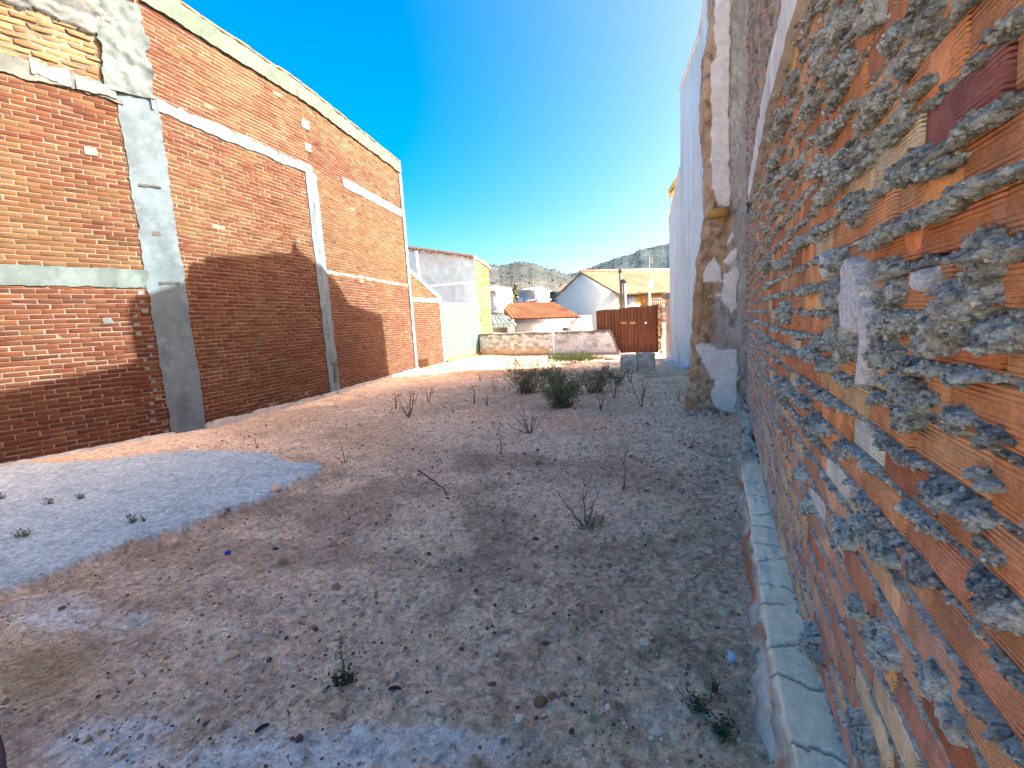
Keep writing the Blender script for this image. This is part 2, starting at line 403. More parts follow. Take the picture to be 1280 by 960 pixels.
def build_ground():
    ys = [-1.2]
    while ys[-1] < 21.2: ys.append(ys[-1] + (0.011 + 0.0032 * max(0, ys[-1] - 1.0) if ys[-1] > 0.9 else 0.05))
    ys = np.array(ys)
    xs = np.r_[np.arange(-11, -9, .2), np.arange(-9, -5, .026), np.arange(-5, -2, .018), np.arange(-2, 1.0, .0125), np.arange(1.0, 3.2, .1)]
    X, Y = np.meshgrid(xs, ys, indexing='ij')
    mb = MB(); mb.grid(np.stack([X, Y, gz(X, Y)], -1), ground_col(X, Y))
    g = mb.build('ground', mat('bare_earth', rough=.97, ns=30, na=.42, ns2=110, bs=120, bump=1.0, bd=.014), smooth=True)
    tag(g, kind='structure')
    mb = MB()
    xs = np.r_[-6000, -2500, -900, -300, -120, -60, np.arange(-40, 41, 4), 60, 120, 300, 900, 2500, 6000].astype(float)
    ys = np.r_[-3000, -900, -200, -60, -20, -4, 0, 6, 12, 18, 20, 21, 22, 24, 28, 34, 45, 60, 90, 150, 300, 700, 1500, 3000, 7000].astype(float)
    X, Y = np.meshgrid(xs, ys, indexing='ij')
    Z = -0.3 - 1.5 * sstep(20.5, 27, Y)
    c = mix((.30, .25, .18), (.16, .17, .09), sstep(-.2, .3, fbm(X * .02, Y * .02, oct=3, seed=5)) * sstep(25, 60, Y)) * (1 + .9 * sstep(5, -5, Y))[..., None]  # lightened behind the camera to bounce sunlight into the shaded lot
    mb.grid(np.stack([X, Y, Z], -1), c)
    tag(mb.build('terrain', mat('dry_land', rough=.95, ns=.4, na=.3, ns2=3, bump=0)), kind='structure')

build_ground()

def build_gravel():
    rng = np.random.default_rng(11); mb = MB()
    N = 30000
    y = 0.9 + 9.5 * rng.random(N) ** 1.7; x = rng.uniform(-1, 1, N) * 0
    x = -7.4 * rng.random(N) ** 1.05 + 0.35 + .02 * y
    k = (lime_mask(x, y) < .15) & (fbm(x * 1.3, y * 1.3, oct=3, seed=90) + rng.uniform(-.5, .7, N) > -.1); x, y = x[k], y[k]; N = len(x)
    s = np.exp(rng.normal(-5.15, .48, N)) * (0.8 + .07 * y)
    s = np.clip(s, .002, .028)
    pal = np.array([(.72, .55, .38), (.56, .43, .29), (.34, .25, .17), (.80, .66, .48), (.13, .095, .07), (.58, .42, .28), (.46, .26, .15)])
    c = pal[rng.choice(7, N, p=[.22, .24, .18, .06, .16, .10, .04])] * rng.uniform(.8, 1.15, (N, 1))
    P = np.c_[x, y, gz(x, y) + s * .25]
    scatter_lumps(mb, P, s, c, rng)
    tag(mb.build('gravel', mat('pebble', rough=.95, ns=60, na=.2, bump=0)), 'small pebbles and clods of earth scattered over the bare lot', 'gravel', kind='stuff')
build_gravel()

# ================================================================== LEFT: unfinished party wall of the brick building
P0 = np.array([-9.36, 1.55]); P1a = np.array([-8.02, 5.16]); P1b = np.array([-7.80, 5.52]); P2 = np.array([-7.98, 9.02]); P3 = np.array([-8.85, 14.35])
FA = Frame(P0 + (P0 - P1a) * 1.6, P1a, 1); FP = Frame(P1a, P1b, 1); FB = Frame(P1b, P2, 1); FC = Frame(P2, P3, 1)  # FA runs on unseen behind the camera, lengthened to bounce sunlight
CONC = (.078, .110, .126)
def conc_col(base=CONC, seed=0, streak=True):
    def f(U, V):
        c = mix(np.array(base) * .86, np.array(base) * 1.12, sstep(-.4, .4, fbm(U * 4, V * 3, oct=5, seed=seed)))
        c = mix(c, np.array(base) * .62, sstep(.28, .5, fbm(U * 9 + 3, V * 2.2, oct=4, seed=seed + 3)) * .6)
        c = mix(c, np.array(base) * 1.3, sstep(.25, .5, fbm(U * 7 + 9, V * 7, oct=4, seed=seed + 6)) * .5)
        return c
    return f
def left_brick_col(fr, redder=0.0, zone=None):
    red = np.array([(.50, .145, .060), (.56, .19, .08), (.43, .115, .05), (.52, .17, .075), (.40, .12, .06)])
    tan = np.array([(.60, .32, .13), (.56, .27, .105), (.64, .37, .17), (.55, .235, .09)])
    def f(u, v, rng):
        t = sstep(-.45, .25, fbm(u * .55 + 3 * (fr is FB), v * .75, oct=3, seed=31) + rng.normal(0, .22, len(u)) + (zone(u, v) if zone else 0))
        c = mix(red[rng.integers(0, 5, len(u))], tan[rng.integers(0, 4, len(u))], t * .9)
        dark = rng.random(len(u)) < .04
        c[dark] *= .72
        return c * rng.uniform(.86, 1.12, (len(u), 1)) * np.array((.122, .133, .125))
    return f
def mortar_h(seed, smear=0.0):
    def f(U, V):
        n = fbm(U * 3.2, V * 5.5, oct=5, seed=seed, gain=.6)
        return -.0065 + smear + n * .004 + np.maximum(0, fbm(U * 2.6, V * 3.4, oct=5, seed=seed + 4, gain=.6) - .6) * .03
    return f
def mortar_c(seed, base=(.12, .10, .075)):
    def f(U, V): return mix(np.array(base) * .85, np.array(base) * 1.15, sstep(-.4, .4, fbm(U * 3, V * 3, oct=4, seed=seed)))
    return f

def build_brick_building():
    rng = np.random.default_rng(5)
    root = thing('brick_building', (-8.3, 7.5, 0), 'tall building on the left with a bare orange brick side wall framed in grey concrete', 'building')
    M = mat('fired_brick', rough=.93, ns=25, na=.16, ns2=140, bs=160, bump=.35, bd=.004)
    MC = mat('cast_concrete', rough=.92, ns=9, na=.14, ns2=60, bs=70, bump=.5, bd=.006)
    H, L = .0715, .245
    pu = FA.len
    def panel(fr, u0, u1, v0, v1, seed, zone, H=H, j=.0125, hj=None, jit=.003, smear=0, base=(.12, .10, .075), cell=.03):
        mb = MB()
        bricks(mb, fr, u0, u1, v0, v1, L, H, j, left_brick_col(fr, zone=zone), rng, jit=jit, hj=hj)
        sheet(mb, fr, np.arange(u0 - .02, u1 + .04, cell), np.arange(v0 - .02, v1 + .03, cell * .8), mortar_h(seed, smear), mortar_c(seed, base))
        return mb.build('brick_panel', M, root)
    top = 7.15
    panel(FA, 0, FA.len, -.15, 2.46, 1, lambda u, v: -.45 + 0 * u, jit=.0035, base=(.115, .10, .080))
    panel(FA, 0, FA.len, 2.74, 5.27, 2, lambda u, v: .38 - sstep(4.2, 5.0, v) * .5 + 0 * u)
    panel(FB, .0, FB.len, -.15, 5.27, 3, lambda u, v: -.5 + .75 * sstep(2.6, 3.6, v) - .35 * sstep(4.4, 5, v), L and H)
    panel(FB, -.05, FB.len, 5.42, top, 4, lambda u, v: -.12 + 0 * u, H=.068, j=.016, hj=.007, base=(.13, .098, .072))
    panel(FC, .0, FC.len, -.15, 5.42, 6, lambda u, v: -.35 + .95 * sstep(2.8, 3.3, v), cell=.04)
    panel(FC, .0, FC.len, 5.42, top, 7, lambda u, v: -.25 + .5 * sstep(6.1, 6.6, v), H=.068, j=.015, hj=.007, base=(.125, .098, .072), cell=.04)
    # older rough stonework high in the near bay
    mb = MB()
    yel = np.array([(0.115, 0.084, 0.036), (0.126, 0.095, 0.045), (0.115, 0.066, 0.028), (0.101, 0.081, 0.038), (0.126, 0.077, 0.035)])
    bricks(mb, FA, 0, FA.len, 5.5, 6.5, .28, .088, .024, lambda u, v, r: yel[r.integers(0, 5, len(u))] * r.uniform(.8, 1.1, (len(u), 1)), rng, jit=.010, ch=.010, hj=.024)
    sheet(mb, FA, np.arange(0, FA.len, .03), np.arange(5.48, 6.6, .02), lambda U, V: -.012 + fbm(U * 8, V * 10, oct=4, seed=14) * .022, lambda U, V: mix((0.07, 0.063, 0.045), (0.119, 0.105, 0.081), sstep(-.3, .3, fbm(U * 5, V * 5, oct=3, seed=15))))
    mb.build('rough_brickwork', mat('old_brick', rough=.95, ns=30, na=.22, bs=70, bump=.7, bd=.012), root)
    mb = MB()
    sheet(mb, FA, np.arange(0, FA.len + .15, .03), np.linspace(6.12, 7.2, 44),
          lambda U, V: np.where(V < 6.2 + .10 * fbm(U * 4, U * 0, oct=3, seed=3), -.05, .045) + fbm(U * 7, V * 12, oct=5, seed=17, gain=.65) * .075 * sstep(6.1, 6.3, V),
          lambda U, V: mix((0.056, 0.066, 0.066), (0.112, 0.126, 0.122), sstep(-.35, .3, fbm(U * 6, V * 9, oct=5, seed=18))))
    mb.build('mortar_rubble', mat('rough_mortar', rough=.97, ns=16, na=.2, bs=55, bump=.8, bd=.015), root)
    # concrete frame
    def pillar(fr, u0, u1, v0, v1, t, seed, rag=.03, **k):
        mb = MB(); slab(mb, fr, u0, u1, v0, v1, t, conc_col(seed=seed), seed, rag=rag, rough=.006, cell=.035, **k)
        return mb
    mb = pillar(FP, -.04, FP.len + .04, -.2, 5.45, .022, 21)
    p = mb.build('concrete_pillar', MC, root)
    for (v, ua, ub, hh) in ((4.03, .06, .34, .05), (3.30, .13, .37, .055), (2.50, .12, .40, .045)):
        mb = MB(); slab(mb, FP, ua, ub, v, v + hh, .034, lambda U, V: np.zeros(U.shape + (3,)) + np.array((.10, .10, .095)), 31 + int(v * 3), rag=.02, rough=.01, cell=.02, along='u')
        mb.build('slot_shade_plate', mat('slot_shade_tar', (.05, .05, .05), bump=.3), p)  # raised dark plate painting the shade inside a slot
    mb = MB(); slab(mb, FP, -.14, FP.len + .02, 5.4, 6.75, .065, conc_col((0.087, 0.115, 0.115), 27), 28, rag=.045, rough=.035, cell=.03)
    mb.build('concrete_pillar', mat('rough_mortar'), root)
    mb = pillar(FB, FB.len - .17, FB.len + .03, -.2, 5.45, .02, 33); slab(mb, FC, .0, .22, -.2, 5.3, .022, conc_col(seed=34), 35, rag=.035, rough=.006)
    p = mb.build('concrete_pillar', MC, root)
    mb = MB(); slab(mb, FC, .02, .14, .35, .85, .034, lambda U, V: np.zeros(U.shape + (3,)) + np.array((.07, .07, .07)), 36, rag=.05, cell=.03); mb.build('tar_stain', mat('slot_shade_tar'), p)
    mb = pillar(FC, FC.len - .22, FC.len + .02, -.2, top - .35, .03, 37, rag=.02); mb.build('concrete_pillar', MC, root)
    def beam(fr, u0, u1, v0, v1, t, seed, base=CONC, rag=.025, **k):
        mb = MB(); slab(mb, fr, u0, u1, v0, v1, t, conc_col(base, seed), seed, rag=rag, along='u', cell=.035, **k); return mb.build('concrete_beam', MC, root)
    beam(FA, 0, FA.len + .02, 2.46, 2.74, .012, 41, (.068, .095, .094))
    b = beam(FA, 0, FA.len + .02, 5.27, 5.52, .03, 42, (.075, .088, .078), rag=.05, rough=.015)
    for u0, u1, v0, v1, sd in ((FA.len - .95, FA.len - .55, 5.34, 5.5, 1), (FA.len - .5, FA.len - .05, 5.28, 5.46, 2), (FA.len - 1.6, FA.len - 1.3, 5.3, 5.38, 3)):
        mb = MB(); slab(mb, FA, u0, u1, v0, v1, .048, lambda U, V: np.zeros(U.shape + (3,)) + np.array((.115, .12, .115)), 50 + sd, rag=.06, along='u', cell=.03); mb.build('plaster_patch', mat('lime_plaster', rough=.93, ns=8, na=.08, bs=60, bump=.4), b)
    beam(FB, -.06, FB.len + .08, 5.24, 5.45, .02, 43, rag=.035)
    beam(FC, 1.45, FC.len - .15, 5.36, 5.62, .015, 44, (0.098, 0.126, 0.119))
    beam(FC, .22, FC.len - .2, 3.02, 3.09, .004, 45, (0.196, 0.168, 0.133), rag=.015)
    for fr, u, v, sz, sd in ((FB, FB.len + .02, 6.35, .13, 1), (FB, FB.len + .04, 5.85, .11, 2), (FA, FA.len - .45, 4.45, .07, 3), (FA, FA.len - .6, 1.95, .06, 4), (FC, .12, 4.5, .1, 7)):
        mb = MB(); slab(mb, fr, u - sz, u + sz, v - sz * .8, v + sz * .8, .014, conc_col((.085, .10, .10), 60 + sd), 61 + sd, rag=sz * .5, cell=.025); mb.build('mortar_patch', MC, root)
    # toothed joints beside the near pillar
    for k in range(33):
        if k % 5 in (1, 4): continue
        mb = MB()
        v = .05 + k * .0715; u = FA.len - .10 - (k % 2) * .10 - .12 * abs(math.sin(k * 1.7)) * .5
        w = .022 + .02 * random.random()
        slab(mb, FA, u - w, u + w, v + .008, v + .064, .006, conc_col((.10, .115, .12), 70 + k), 71 + k, rag=.02, rough=.004, cell=.02)
        mb.build('mortar_joint', MC, root)
    # coping: cement band, and the row of tiles on top
    mb = MB()
    for fr, a, b_ in ((FA, 0, FA.len + .02), (FP, 0, FP.len), (FB, 0, FB.len), (FC, 0, FC.len)):
        slab(mb, fr, a, b_, 6.84, 7.2, .05, conc_col((.062, .088, .072), 81), 82, rag=.035, rough=.014, along='u', cell=.05)
    cp = mb.build('coping', MC, root)
    mb = MB()
    for fr in (FA, FP, FB, FC):
        us = np.linspace(0, fr.len, max(2, int(fr.len / .3)))
        for a, b_ in zip(us[:-1], us[1:]):
            z = 7.19 + random.uniform(-.008, .012)
            pts = [fr.P(a, z, .06 + random.uniform(-.01, .015)), fr.P(b_ - .01, z, .06 + random.uniform(-.01, .015)), fr.P(b_ - .01, z, -.35), fr.P(a, z, -.35)]
            mb.poly_prism(pts, (0, 0, .04), np.array((0.147, 0.098, 0.059)) * random.uniform(.8, 1.1))
    mb.build('coping_tile', M, cp)
    # plinth strip
    mb = MB()
    slab(mb, FB, .0, FB.len, -.25, .12, .085, conc_col((0.28, 0.294, 0.28), 85), 86, rag=.03, rough=.014, along='u', cell=.05)
    slab(mb, FC, 0, FC.len, -.25, .14, .10, conc_col((0.28, 0.294, 0.273), 87), 88, rag=.03, rough=.012, along='u', cell=.05)
    slab(mb, FA, 0, FA.len, -.25, .06, .07, conc_col((.40, .42, .40), 89), 90, rag=.02, rough=.012, along='u', cell=.05)
    mb.build('plinth', MC, root)
    # the rest of the building's body: end wall, back and flat roof
    mb = MB()
    s0 = FA.o[:2]; poly = [s0, P1a, P1b, P2, P3]
    q = [np.array([*p_, 0]) for p_ in poly] + [np.array([-19, 14.6, 0]), np.array([-19, -1.2, 0])]
    q = [p_ + np.array([-.045 if i < 5 else 0, 0, -.3]) for i, p_ in enumerate(q)]
    mb.poly_prism(q[::-1], (0, 0, 7.4), (.46, .42, .37))
    mb.build('wall_core', mat('render_grey', rough=.93, ns=3, na=.1, bs=60, bump=.3), root)
build_brick_building()

# lower brick gable and rendered wall carrying on along the same boundary
def build_annex():
    rng = np.random.default_rng(8)
    fr = Frame((-8.87, 14.38), (-8.98, 16.75), 1)
    root = thing('brick_annex', (-8.9, 15.5, 0), 'low brick lean-to with a sloping cement edge just past the tall brick building', 'annex')
    M = mat('fired_brick'); MC = mat('cast_concrete')
    slope = lambda u: 3.66 - .40 * u
    mb = MB()
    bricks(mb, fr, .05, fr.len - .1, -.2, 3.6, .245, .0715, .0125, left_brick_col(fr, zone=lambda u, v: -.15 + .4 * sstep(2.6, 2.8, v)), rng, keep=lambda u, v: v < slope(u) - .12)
    U = np.linspace(0, fr.len, 30); A, T = np.meshgrid(U, np.linspace(0, 1, 24), indexing='ij')
    V = -.2 + T * (slope(A) + .1)
    mb.grid(fr.P(A, V, np.full_like(A, -.006)), np.array((0.126, 0.101, 0.077)))
    mb.build('brick_panel', M, root)
    mb = MB(); T, A = np.meshgrid(np.linspace(0, 1, 6), np.linspace(0, fr.len + .06, 60), indexing='ij')
    V = slope(A) - .13 + T * .16 + fbm(A * 5, T * 3, oct=3, seed=4) * .02
    top = fr.P(A, V, np.full_like(A, .03)); mb.grid(top, np.array((0.133, 0.154, 0.136)), flip=True)
    mb.poly_prism([fr.P(0, slope(0) - .12, .028), fr.P(fr.len + .06, slope(fr.len) - .12, .028), fr.P(fr.len + .06, slope(fr.len) + .02, .028), fr.P(0, slope(0) + .02, .028)], fr.n * -.4, (.6, .6, .56))
    mb.build('sloping_coping', MC, root)
    mb = MB(); slab(mb, fr, 0, fr.len, 2.50, 2.68, .012, conc_col((0.119, 0.14, 0.133), 3), 5, along='u', rag=.015); mb.build('concrete_beam', MC, root)
    mb = MB(); slab(mb, fr, fr.len - .16, fr.len + .02, -.2, 2.72, .014, conc_col((0.112, 0.14, 0.136), 13), 15, rag=.015); mb.build('concrete_pillar', MC, root)
    mb = MB(); mb.poly_prism([fr.P(0, -.3, -.03), fr.P(fr.len, -.3, -.03), fr.P(fr.len, slope(fr.len) - .1, -.03), fr.P(0, slope(0) - .1, -.03)], (-4, 0, 0), (.5, .45, .4)); mb.build('wall_core', mat('render_grey'), root)
    mb = MB(); slab(mb, fr, 0, fr.len, -.2, .1, .09, conc_col((.32, .31, .25), 19), 17, along='u', rag=.02); mb.build('plinth', MC, root)

    fr = Frame((-8.98, 16.78), (-9.08, 20.75), 1)
    root = thing('rendered_wall', (-9.0, 18.7, 0), 'pale blue-green rendered boundary wall with a white ledge, between brick lean-to and stone wall', 'wall')
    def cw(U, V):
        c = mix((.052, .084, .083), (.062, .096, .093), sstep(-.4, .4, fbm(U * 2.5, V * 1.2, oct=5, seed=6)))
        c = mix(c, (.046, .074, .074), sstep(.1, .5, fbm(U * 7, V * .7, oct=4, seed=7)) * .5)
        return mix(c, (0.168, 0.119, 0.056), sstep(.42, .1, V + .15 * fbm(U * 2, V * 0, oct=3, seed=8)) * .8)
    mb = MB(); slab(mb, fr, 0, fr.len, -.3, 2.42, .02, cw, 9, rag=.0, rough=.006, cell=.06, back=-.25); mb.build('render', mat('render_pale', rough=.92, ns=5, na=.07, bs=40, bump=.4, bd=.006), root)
    mb = MB(); slab(mb, fr, -.05, fr.len + .05, 2.42, 2.54, .05, lambda U, V: np.zeros(U.shape + (3,)) + np.array((.74, .76, .75)), 10, rag=.008, along='u', back=-.3, cell=.06); mb.build('ledge', mat('lime_plaster'), root)
    mb = MB(); slab(mb, fr, 0, fr.len + .02, -.3, .16, .14, lambda U, V: mix((0.154, 0.105, 0.045), (0.182, 0.14, 0.084), sstep(-.2, .2, fbm(U * 3, V * 3, oct=3, seed=3))), 12, along='u', rag=.06, rough=.03, cell=.05); mb.build('footing', mat('rough_mortar'), root)
build_annex()

# ================================================================== RIGHT: rough brick wall beside the camera
RA, RK = 0.35, 0.062
FR = Frame((RA - 1.5 * RK, -1.5), (RA + 7.4 * RK, 7.4), -1)
def ru(Y): return (Y + 1.5) / FR.d[1]
PV0, PH = 0.285, 0.0885
def px_poly(fr, pts): return np.array([fr.uv(x, y) for x, y in pts])
FLAKES = [px_poly(FR, [(1000 + a / 4.571, 250 + b / 4.571) for a, b in p]) for p in (
    [(345, 320), (405, 350), (420, 430), (445, 480), (440, 560), (470, 600), (478, 800), (450, 1060), (415, 1060), (440, 800), (430, 680), (390, 670), (380, 760), (340, 740), (310, 640), (300, 560), (320, 480), (315, 400)],
    [(185, 285), (225, 320), (228, 380), (205, 460), (178, 400)], [(770, 400), (820, 375), (840, 430), (830, 520), (790, 520), (760, 480)])]
HAND = [  # photo px of mortar lumps, half sizes in px along / up
    (1219, 366, 44, 38), (1245, 335, 26, 20), (1200, 400, 40, 26), (1255, 420, 34, 26), (1180, 425, 30, 20), (1241, 300, 24, 17), (1270, 315, 22, 14), (1179, 263, 36, 13), (1150, 275, 18, 13), (1118, 287, 22, 11), (1105, 300, 16, 10),
    (1081, 263, 13, 17), (1070, 250, 12, 10), (1055, 325, 12, 14), (1060, 365, 14, 26), (1066, 410, 12, 22), (1052, 420, 10, 14), (1062, 440, 10, 14), (1112, 335, 17, 16), (1125, 365, 20, 20), (1120, 400, 17, 26), (1118, 440, 16, 26), (1135, 405, 18, 14),
    (1145, 490, 18, 24), (1160, 500, 22, 12), (1125, 475, 12, 14), (1195, 622, 34, 17), (1225, 640, 26, 15), (1262, 757, 32, 28), (1245, 690, 26, 14), (1180, 859, 26, 24), (1200, 905, 22, 20), (1086, 922, 18, 22), (1097, 664, 24, 18), (1110, 690, 20, 12),
    (1022, 802, 8, 22), (1060, 667, 12, 14), (1075, 761, 10, 14), (1110, 800, 12, 26), (1120, 820, 12, 20), (1210, 520, 26, 12), (1250, 545, 30, 12), (1240, 600, 22, 12),
    (1175, 18, 17, 22), (1165, 40, 14, 16), (1145, 66, 17, 14), (1125, 42, 11, 14), (1100, 14, 12, 26), (1060, 28, 12, 20), (1105, 118, 14, 17), (1095, 142, 13, 16), (1085, 185, 14, 13), (1060, 85, 12, 17), (1045, 165, 12, 12), (1058, 210, 13, 12), (1040, 240, 11, 12), (1028, 210, 9, 11), (1130, 150, 20, 11), (1160, 110, 22, 9), (1230, 145, 20, 12), (1190, 205, 26, 10),
    (1008, 300, 8, 8), (1018, 360, 9, 7), (985, 330, 6, 8), (1035, 285, 10, 8), (1000, 210, 7, 10), (985, 150, 6, 12), (975, 200, 5, 10), (1020, 130, 8, 14), (960, 330, 5, 8), (1030, 530, 12, 12), (1010, 500, 8, 10), (985, 480, 7, 9), (1060, 560, 10, 10), (1005, 590, 6, 12), (1040, 455, 10, 10), (1020, 440, 10, 8),
]
def grains(U, V, size, seed):
    """rounded crumbs of sand and cement: distance to the nearest of scattered points"""
    x, y = U / size, V / size; fx, fy = np.floor(x), np.floor(y); best = np.full(U.shape, 9.0); z0 = np.zeros(U.shape, np.int64)
    for i in (-1, 0, 1):
        for j in (-1, 0, 1):
            ix, iy = (fx + i).astype(np.int64), (fy + j).astype(np.int64)
            px_ = fx + i + .5 + .45 * _hash(ix, iy, z0, seed); py_ = fy + j + .5 + .45 * _hash(ix, iy, z0, seed + 1)
            best = np.minimum(best, (x - px_) ** 2 + (y - py_) ** 2)
    return np.sqrt(np.clip(1 - best, 0, 1))
def mortar_relief(U, V, rng):
    n1 = fbm(U * 4, V * 9, oct=4, seed=201); wob = fbm(U * 7, np.round((V - PV0) / PH) * 3.1, oct=4, seed=203)
    row = np.round((V - PV0) / PH); zj = PV0 + row * PH + wob * .012 - .002
    thick = fbm(U * 9, row * 7.7, oct=4, seed=205, gain=.65)
    upper = sstep(.75, 1.25, V)
    # squeezed joints: fat and drooping higher up, smeared nearly flush lower down
    w = .0056 + .0062 * upper * sstep(-.35, .55, thick) + .005 * (1 - upper) * sstep(-.3, .5, thick)
    prot = upper * (-.005 + .030 * sstep(-.25, .6, thick)) + (1 - upper) * (-.001 + .006 * sstep(-.2, .6, thick))
    droop = np.where(V < zj, 1.25, .85)
    d = np.abs(V - zj) / (w * droop)
    M = np.where(d < 1, -.03 + (.03 + prot) * np.sqrt(np.clip(1 - d ** 2, 0, 1)) ** .7, -.03)
    # upright joints, mostly hollow
    M = np.maximum(M, -.019 + .012 * n1)
    # random crumbs along the joints
    def lump(u, v, a, b, p, k):
        q = (np.abs(U - u) < a * 1.5) & (np.abs(V - v) < b * 1.6)
        if not q.any(): return
        uu, vv = (U[q] - u) / a, (V[q] - v) / b
        wv = fbm(U[q] * 38 + k * 3, V[q] * 38, oct=3, seed=210) * .5
        dd = np.sqrt(uu ** 2 + vv ** 2) + wv
        h = np.where(dd < 1, -.012 + (p + .012) * np.sqrt(np.clip(1 - dd ** 2, 0, 1)) ** .8, -.03)
        M[q] = np.maximum(M[q], h)
    for k in range(240):
        Y = .3 + 7 * rng.random() ** 1.25; u = ru(Y); r_ = rng.integers(0, 28); v = PV0 + r_ * PH - .006
        if v < .9 and rng.random() < .9: continue
        s = np.exp(rng.normal(-4.0, .42)); lump(u, v, s * rng.uniform(1.0, 2.0), s * rng.uniform(.7, 1.0), s * rng.uniform(.65, 1.15), k)
    for k, (x, y, a, b) in enumerate(HAND):
        u, v = FR.uv(x, y); u1, _ = FR.uv(x + a, y); _, v1 = FR.uv(x, y - b)
        lump(u, v, abs(u1 - u) * .82, abs(v1 - v) * .8, min(.075, max(abs(v1 - v), .4 * abs(u1 - u)) * .8), 900 + k)
    f = fbm(U * 45, V * 45, oct=4, seed=221, gain=.62)
    act = sstep(-.02, .012, M)
    wu, wvv = U + f * .006, V + fbm(U * 45 + 7, V * 45, oct=2, seed=225) * .006; g = grains(wu, wvv, .013, 222) - .6; g2 = grains(wu, wvv, .030, 226) - .6; M = M + act * (f * .010 + g * .014 + g2 * .020 - np.maximum(0, fbm(U * 55, V * 55, oct=2, seed=224) - .25) * .05) * (.35 + .65 * np.maximum(upper, .25))
    white = np.zeros_like(M)
    for pl in FLAKES:
        sd = poly_sd(U.ravel(), V.ravel(), pl).reshape(U.shape) if U.size < 4e6 else 0
        k = sstep(-.003, .003, sd); white = np.maximum(white, k)
    M = M * (1 - white) + white * (.034 + .004 * fbm(U * 12, V * 12, oct=2, seed=228))
    return M, white, f

def right_brick_col(u, v, rng):
    Y = u * FR.d[1] - 1.5
    org = np.array([(.52, .205, .085), (.56, .24, .11), (.48, .18, .08), (.58, .28, .13), (.50, .20, .09)])
    pnk = np.array([(.47, .24, .16), (.50, .28, .20), (.52, .33, .21), (.43, .20, .14), (.54, .38, .25)])
    tan = np.array([(.62, .38, .20), (.60, .33, .16), (.60, .42, .27)])
    t = sstep(1.25, .75, v + rng.normal(0, .08, len(u)))
    c = mix(org[rng.integers(0, 5, len(u))], pnk[rng.integers(0, 5, len(u))], t)
    k = rng.random(len(u)) < .13; c[k] = tan[rng.integers(0, 3, k.sum())]
    k = rng.random(len(u)) < .02; c[k] = (.36, .13, .07)
    far = sstep(2.5, 5, Y)[:, None]; c = c * (1 - far * .25) + np.array((.40, .25, .18)) * far * .25
    u0, v0 = FR.uv(1245, 75); k = (np.abs(u - u0) < .14) & (np.abs(v - v0) < .046); c[k] = (.24, .085, .07)
    for px in ((1050, 610), (1075, 560), (1012, 620)):
        u0, v0 = FR.uv(*px); k = (np.abs(u - u0) < .12) & (np.abs(v - v0) < .046); c[k] = (.62, .58, .50)
    return np.minimum(c * rng.uniform(.88, 1.12, (len(u), 1)) * np.array((1.36, 1.48, 1.42)), .80)

def ribbed_brick():
    mt, n, l, b = nodes_of('ribbed_brick')
    at = n.new('ShaderNodeAttribute'); at.attribute_name = 'col'
    tc = n.new('ShaderNodeTexCoord'); sp = n.new('ShaderNodeSeparateXYZ'); l.new(tc.outputs['Object'], sp.inputs[0])
    def noise(sc, det=6, ro=.65):
        nz = n.new('ShaderNodeTexNoise'); nz.inputs['Scale'].default_value = sc; nz.inputs['Detail'].default_value = det; nz.inputs['Roughness'].default_value = ro
        l.new(tc.outputs['Object'], nz.inputs['Vector']); return nz.outputs[0]
    def mth(op, a, b_=None, c=None):
        x = n.new('ShaderNodeMath'); x.operation = op
        for i, q in enumerate((a, b_, c)):
            if q is None: continue
            if isinstance(q, (int, float)): x.inputs[i].default_value = q
            else: l.new(q, x.inputs[i])
        return x.outputs[0]
    zz = mth('MULTIPLY_ADD', sp.outputs[2], 2 * math.pi / .0078, 0.0)
    ph = mth('MULTIPLY', noise(2), .7)
    wave = mth('SINE', mth('ADD', zz, ph))
    amt = mth('MULTIPLY', mth('GREATER_THAN', noise(1.7, 2), .40), 1.0)
    rib = mth('MULTIPLY', wave, mth('MULTIPLY', amt, .9))
    hgt = mth('ADD', rib, mth('MULTIPLY', noise(190, 5, .7), 1.1))
    bp = n.new('ShaderNodeBump'); bp.inputs['Strength'].default_value = 1.0; bp.inputs['Distance'].default_value = .0022
    l.new(hgt, bp.inputs['Height']); l.new(bp.outputs[0], b.inputs['Normal'])
    prev = at.outputs['Color']
    for sc, am in ((14, .26), (85, .16), (260, .10)):
        mr = n.new('ShaderNodeMapRange'); mr.inputs[1].default_value = .3; mr.inputs[2].default_value = .7; mr.inputs[3].default_value = 1 - am; mr.inputs[4].default_value = 1 + am
        l.new(noise(sc), mr.inputs[0]); vm = n.new('ShaderNodeVectorMath'); vm.operation = 'SCALE'; l.new(prev, vm.inputs[0]); l.new(mr.outputs[0], vm.inputs['Scale']); prev = vm.outputs[0]
    # cement bloom and dust over the fired clay
    mx = n.new('ShaderNodeMix'); mx.data_type = 'RGBA'; mx.inputs[7].default_value = (.42, .38, .33, 1)
    mr = n.new('ShaderNodeMapRange'); mr.inputs[1].default_value = .56; mr.inputs[2].default_value = .78; mr.inputs[3].default_value = 0; mr.inputs[4].default_value = .6
    l.new(noise(9, 8, .7), mr.inputs[0]); l.new(mr.outputs[0], mx.inputs[0]); l.new(prev, mx.inputs[6])
    l.new(mx.outputs[2], b.inputs['Base Color']); b.inputs['Roughness'].default_value = .9
    return mt

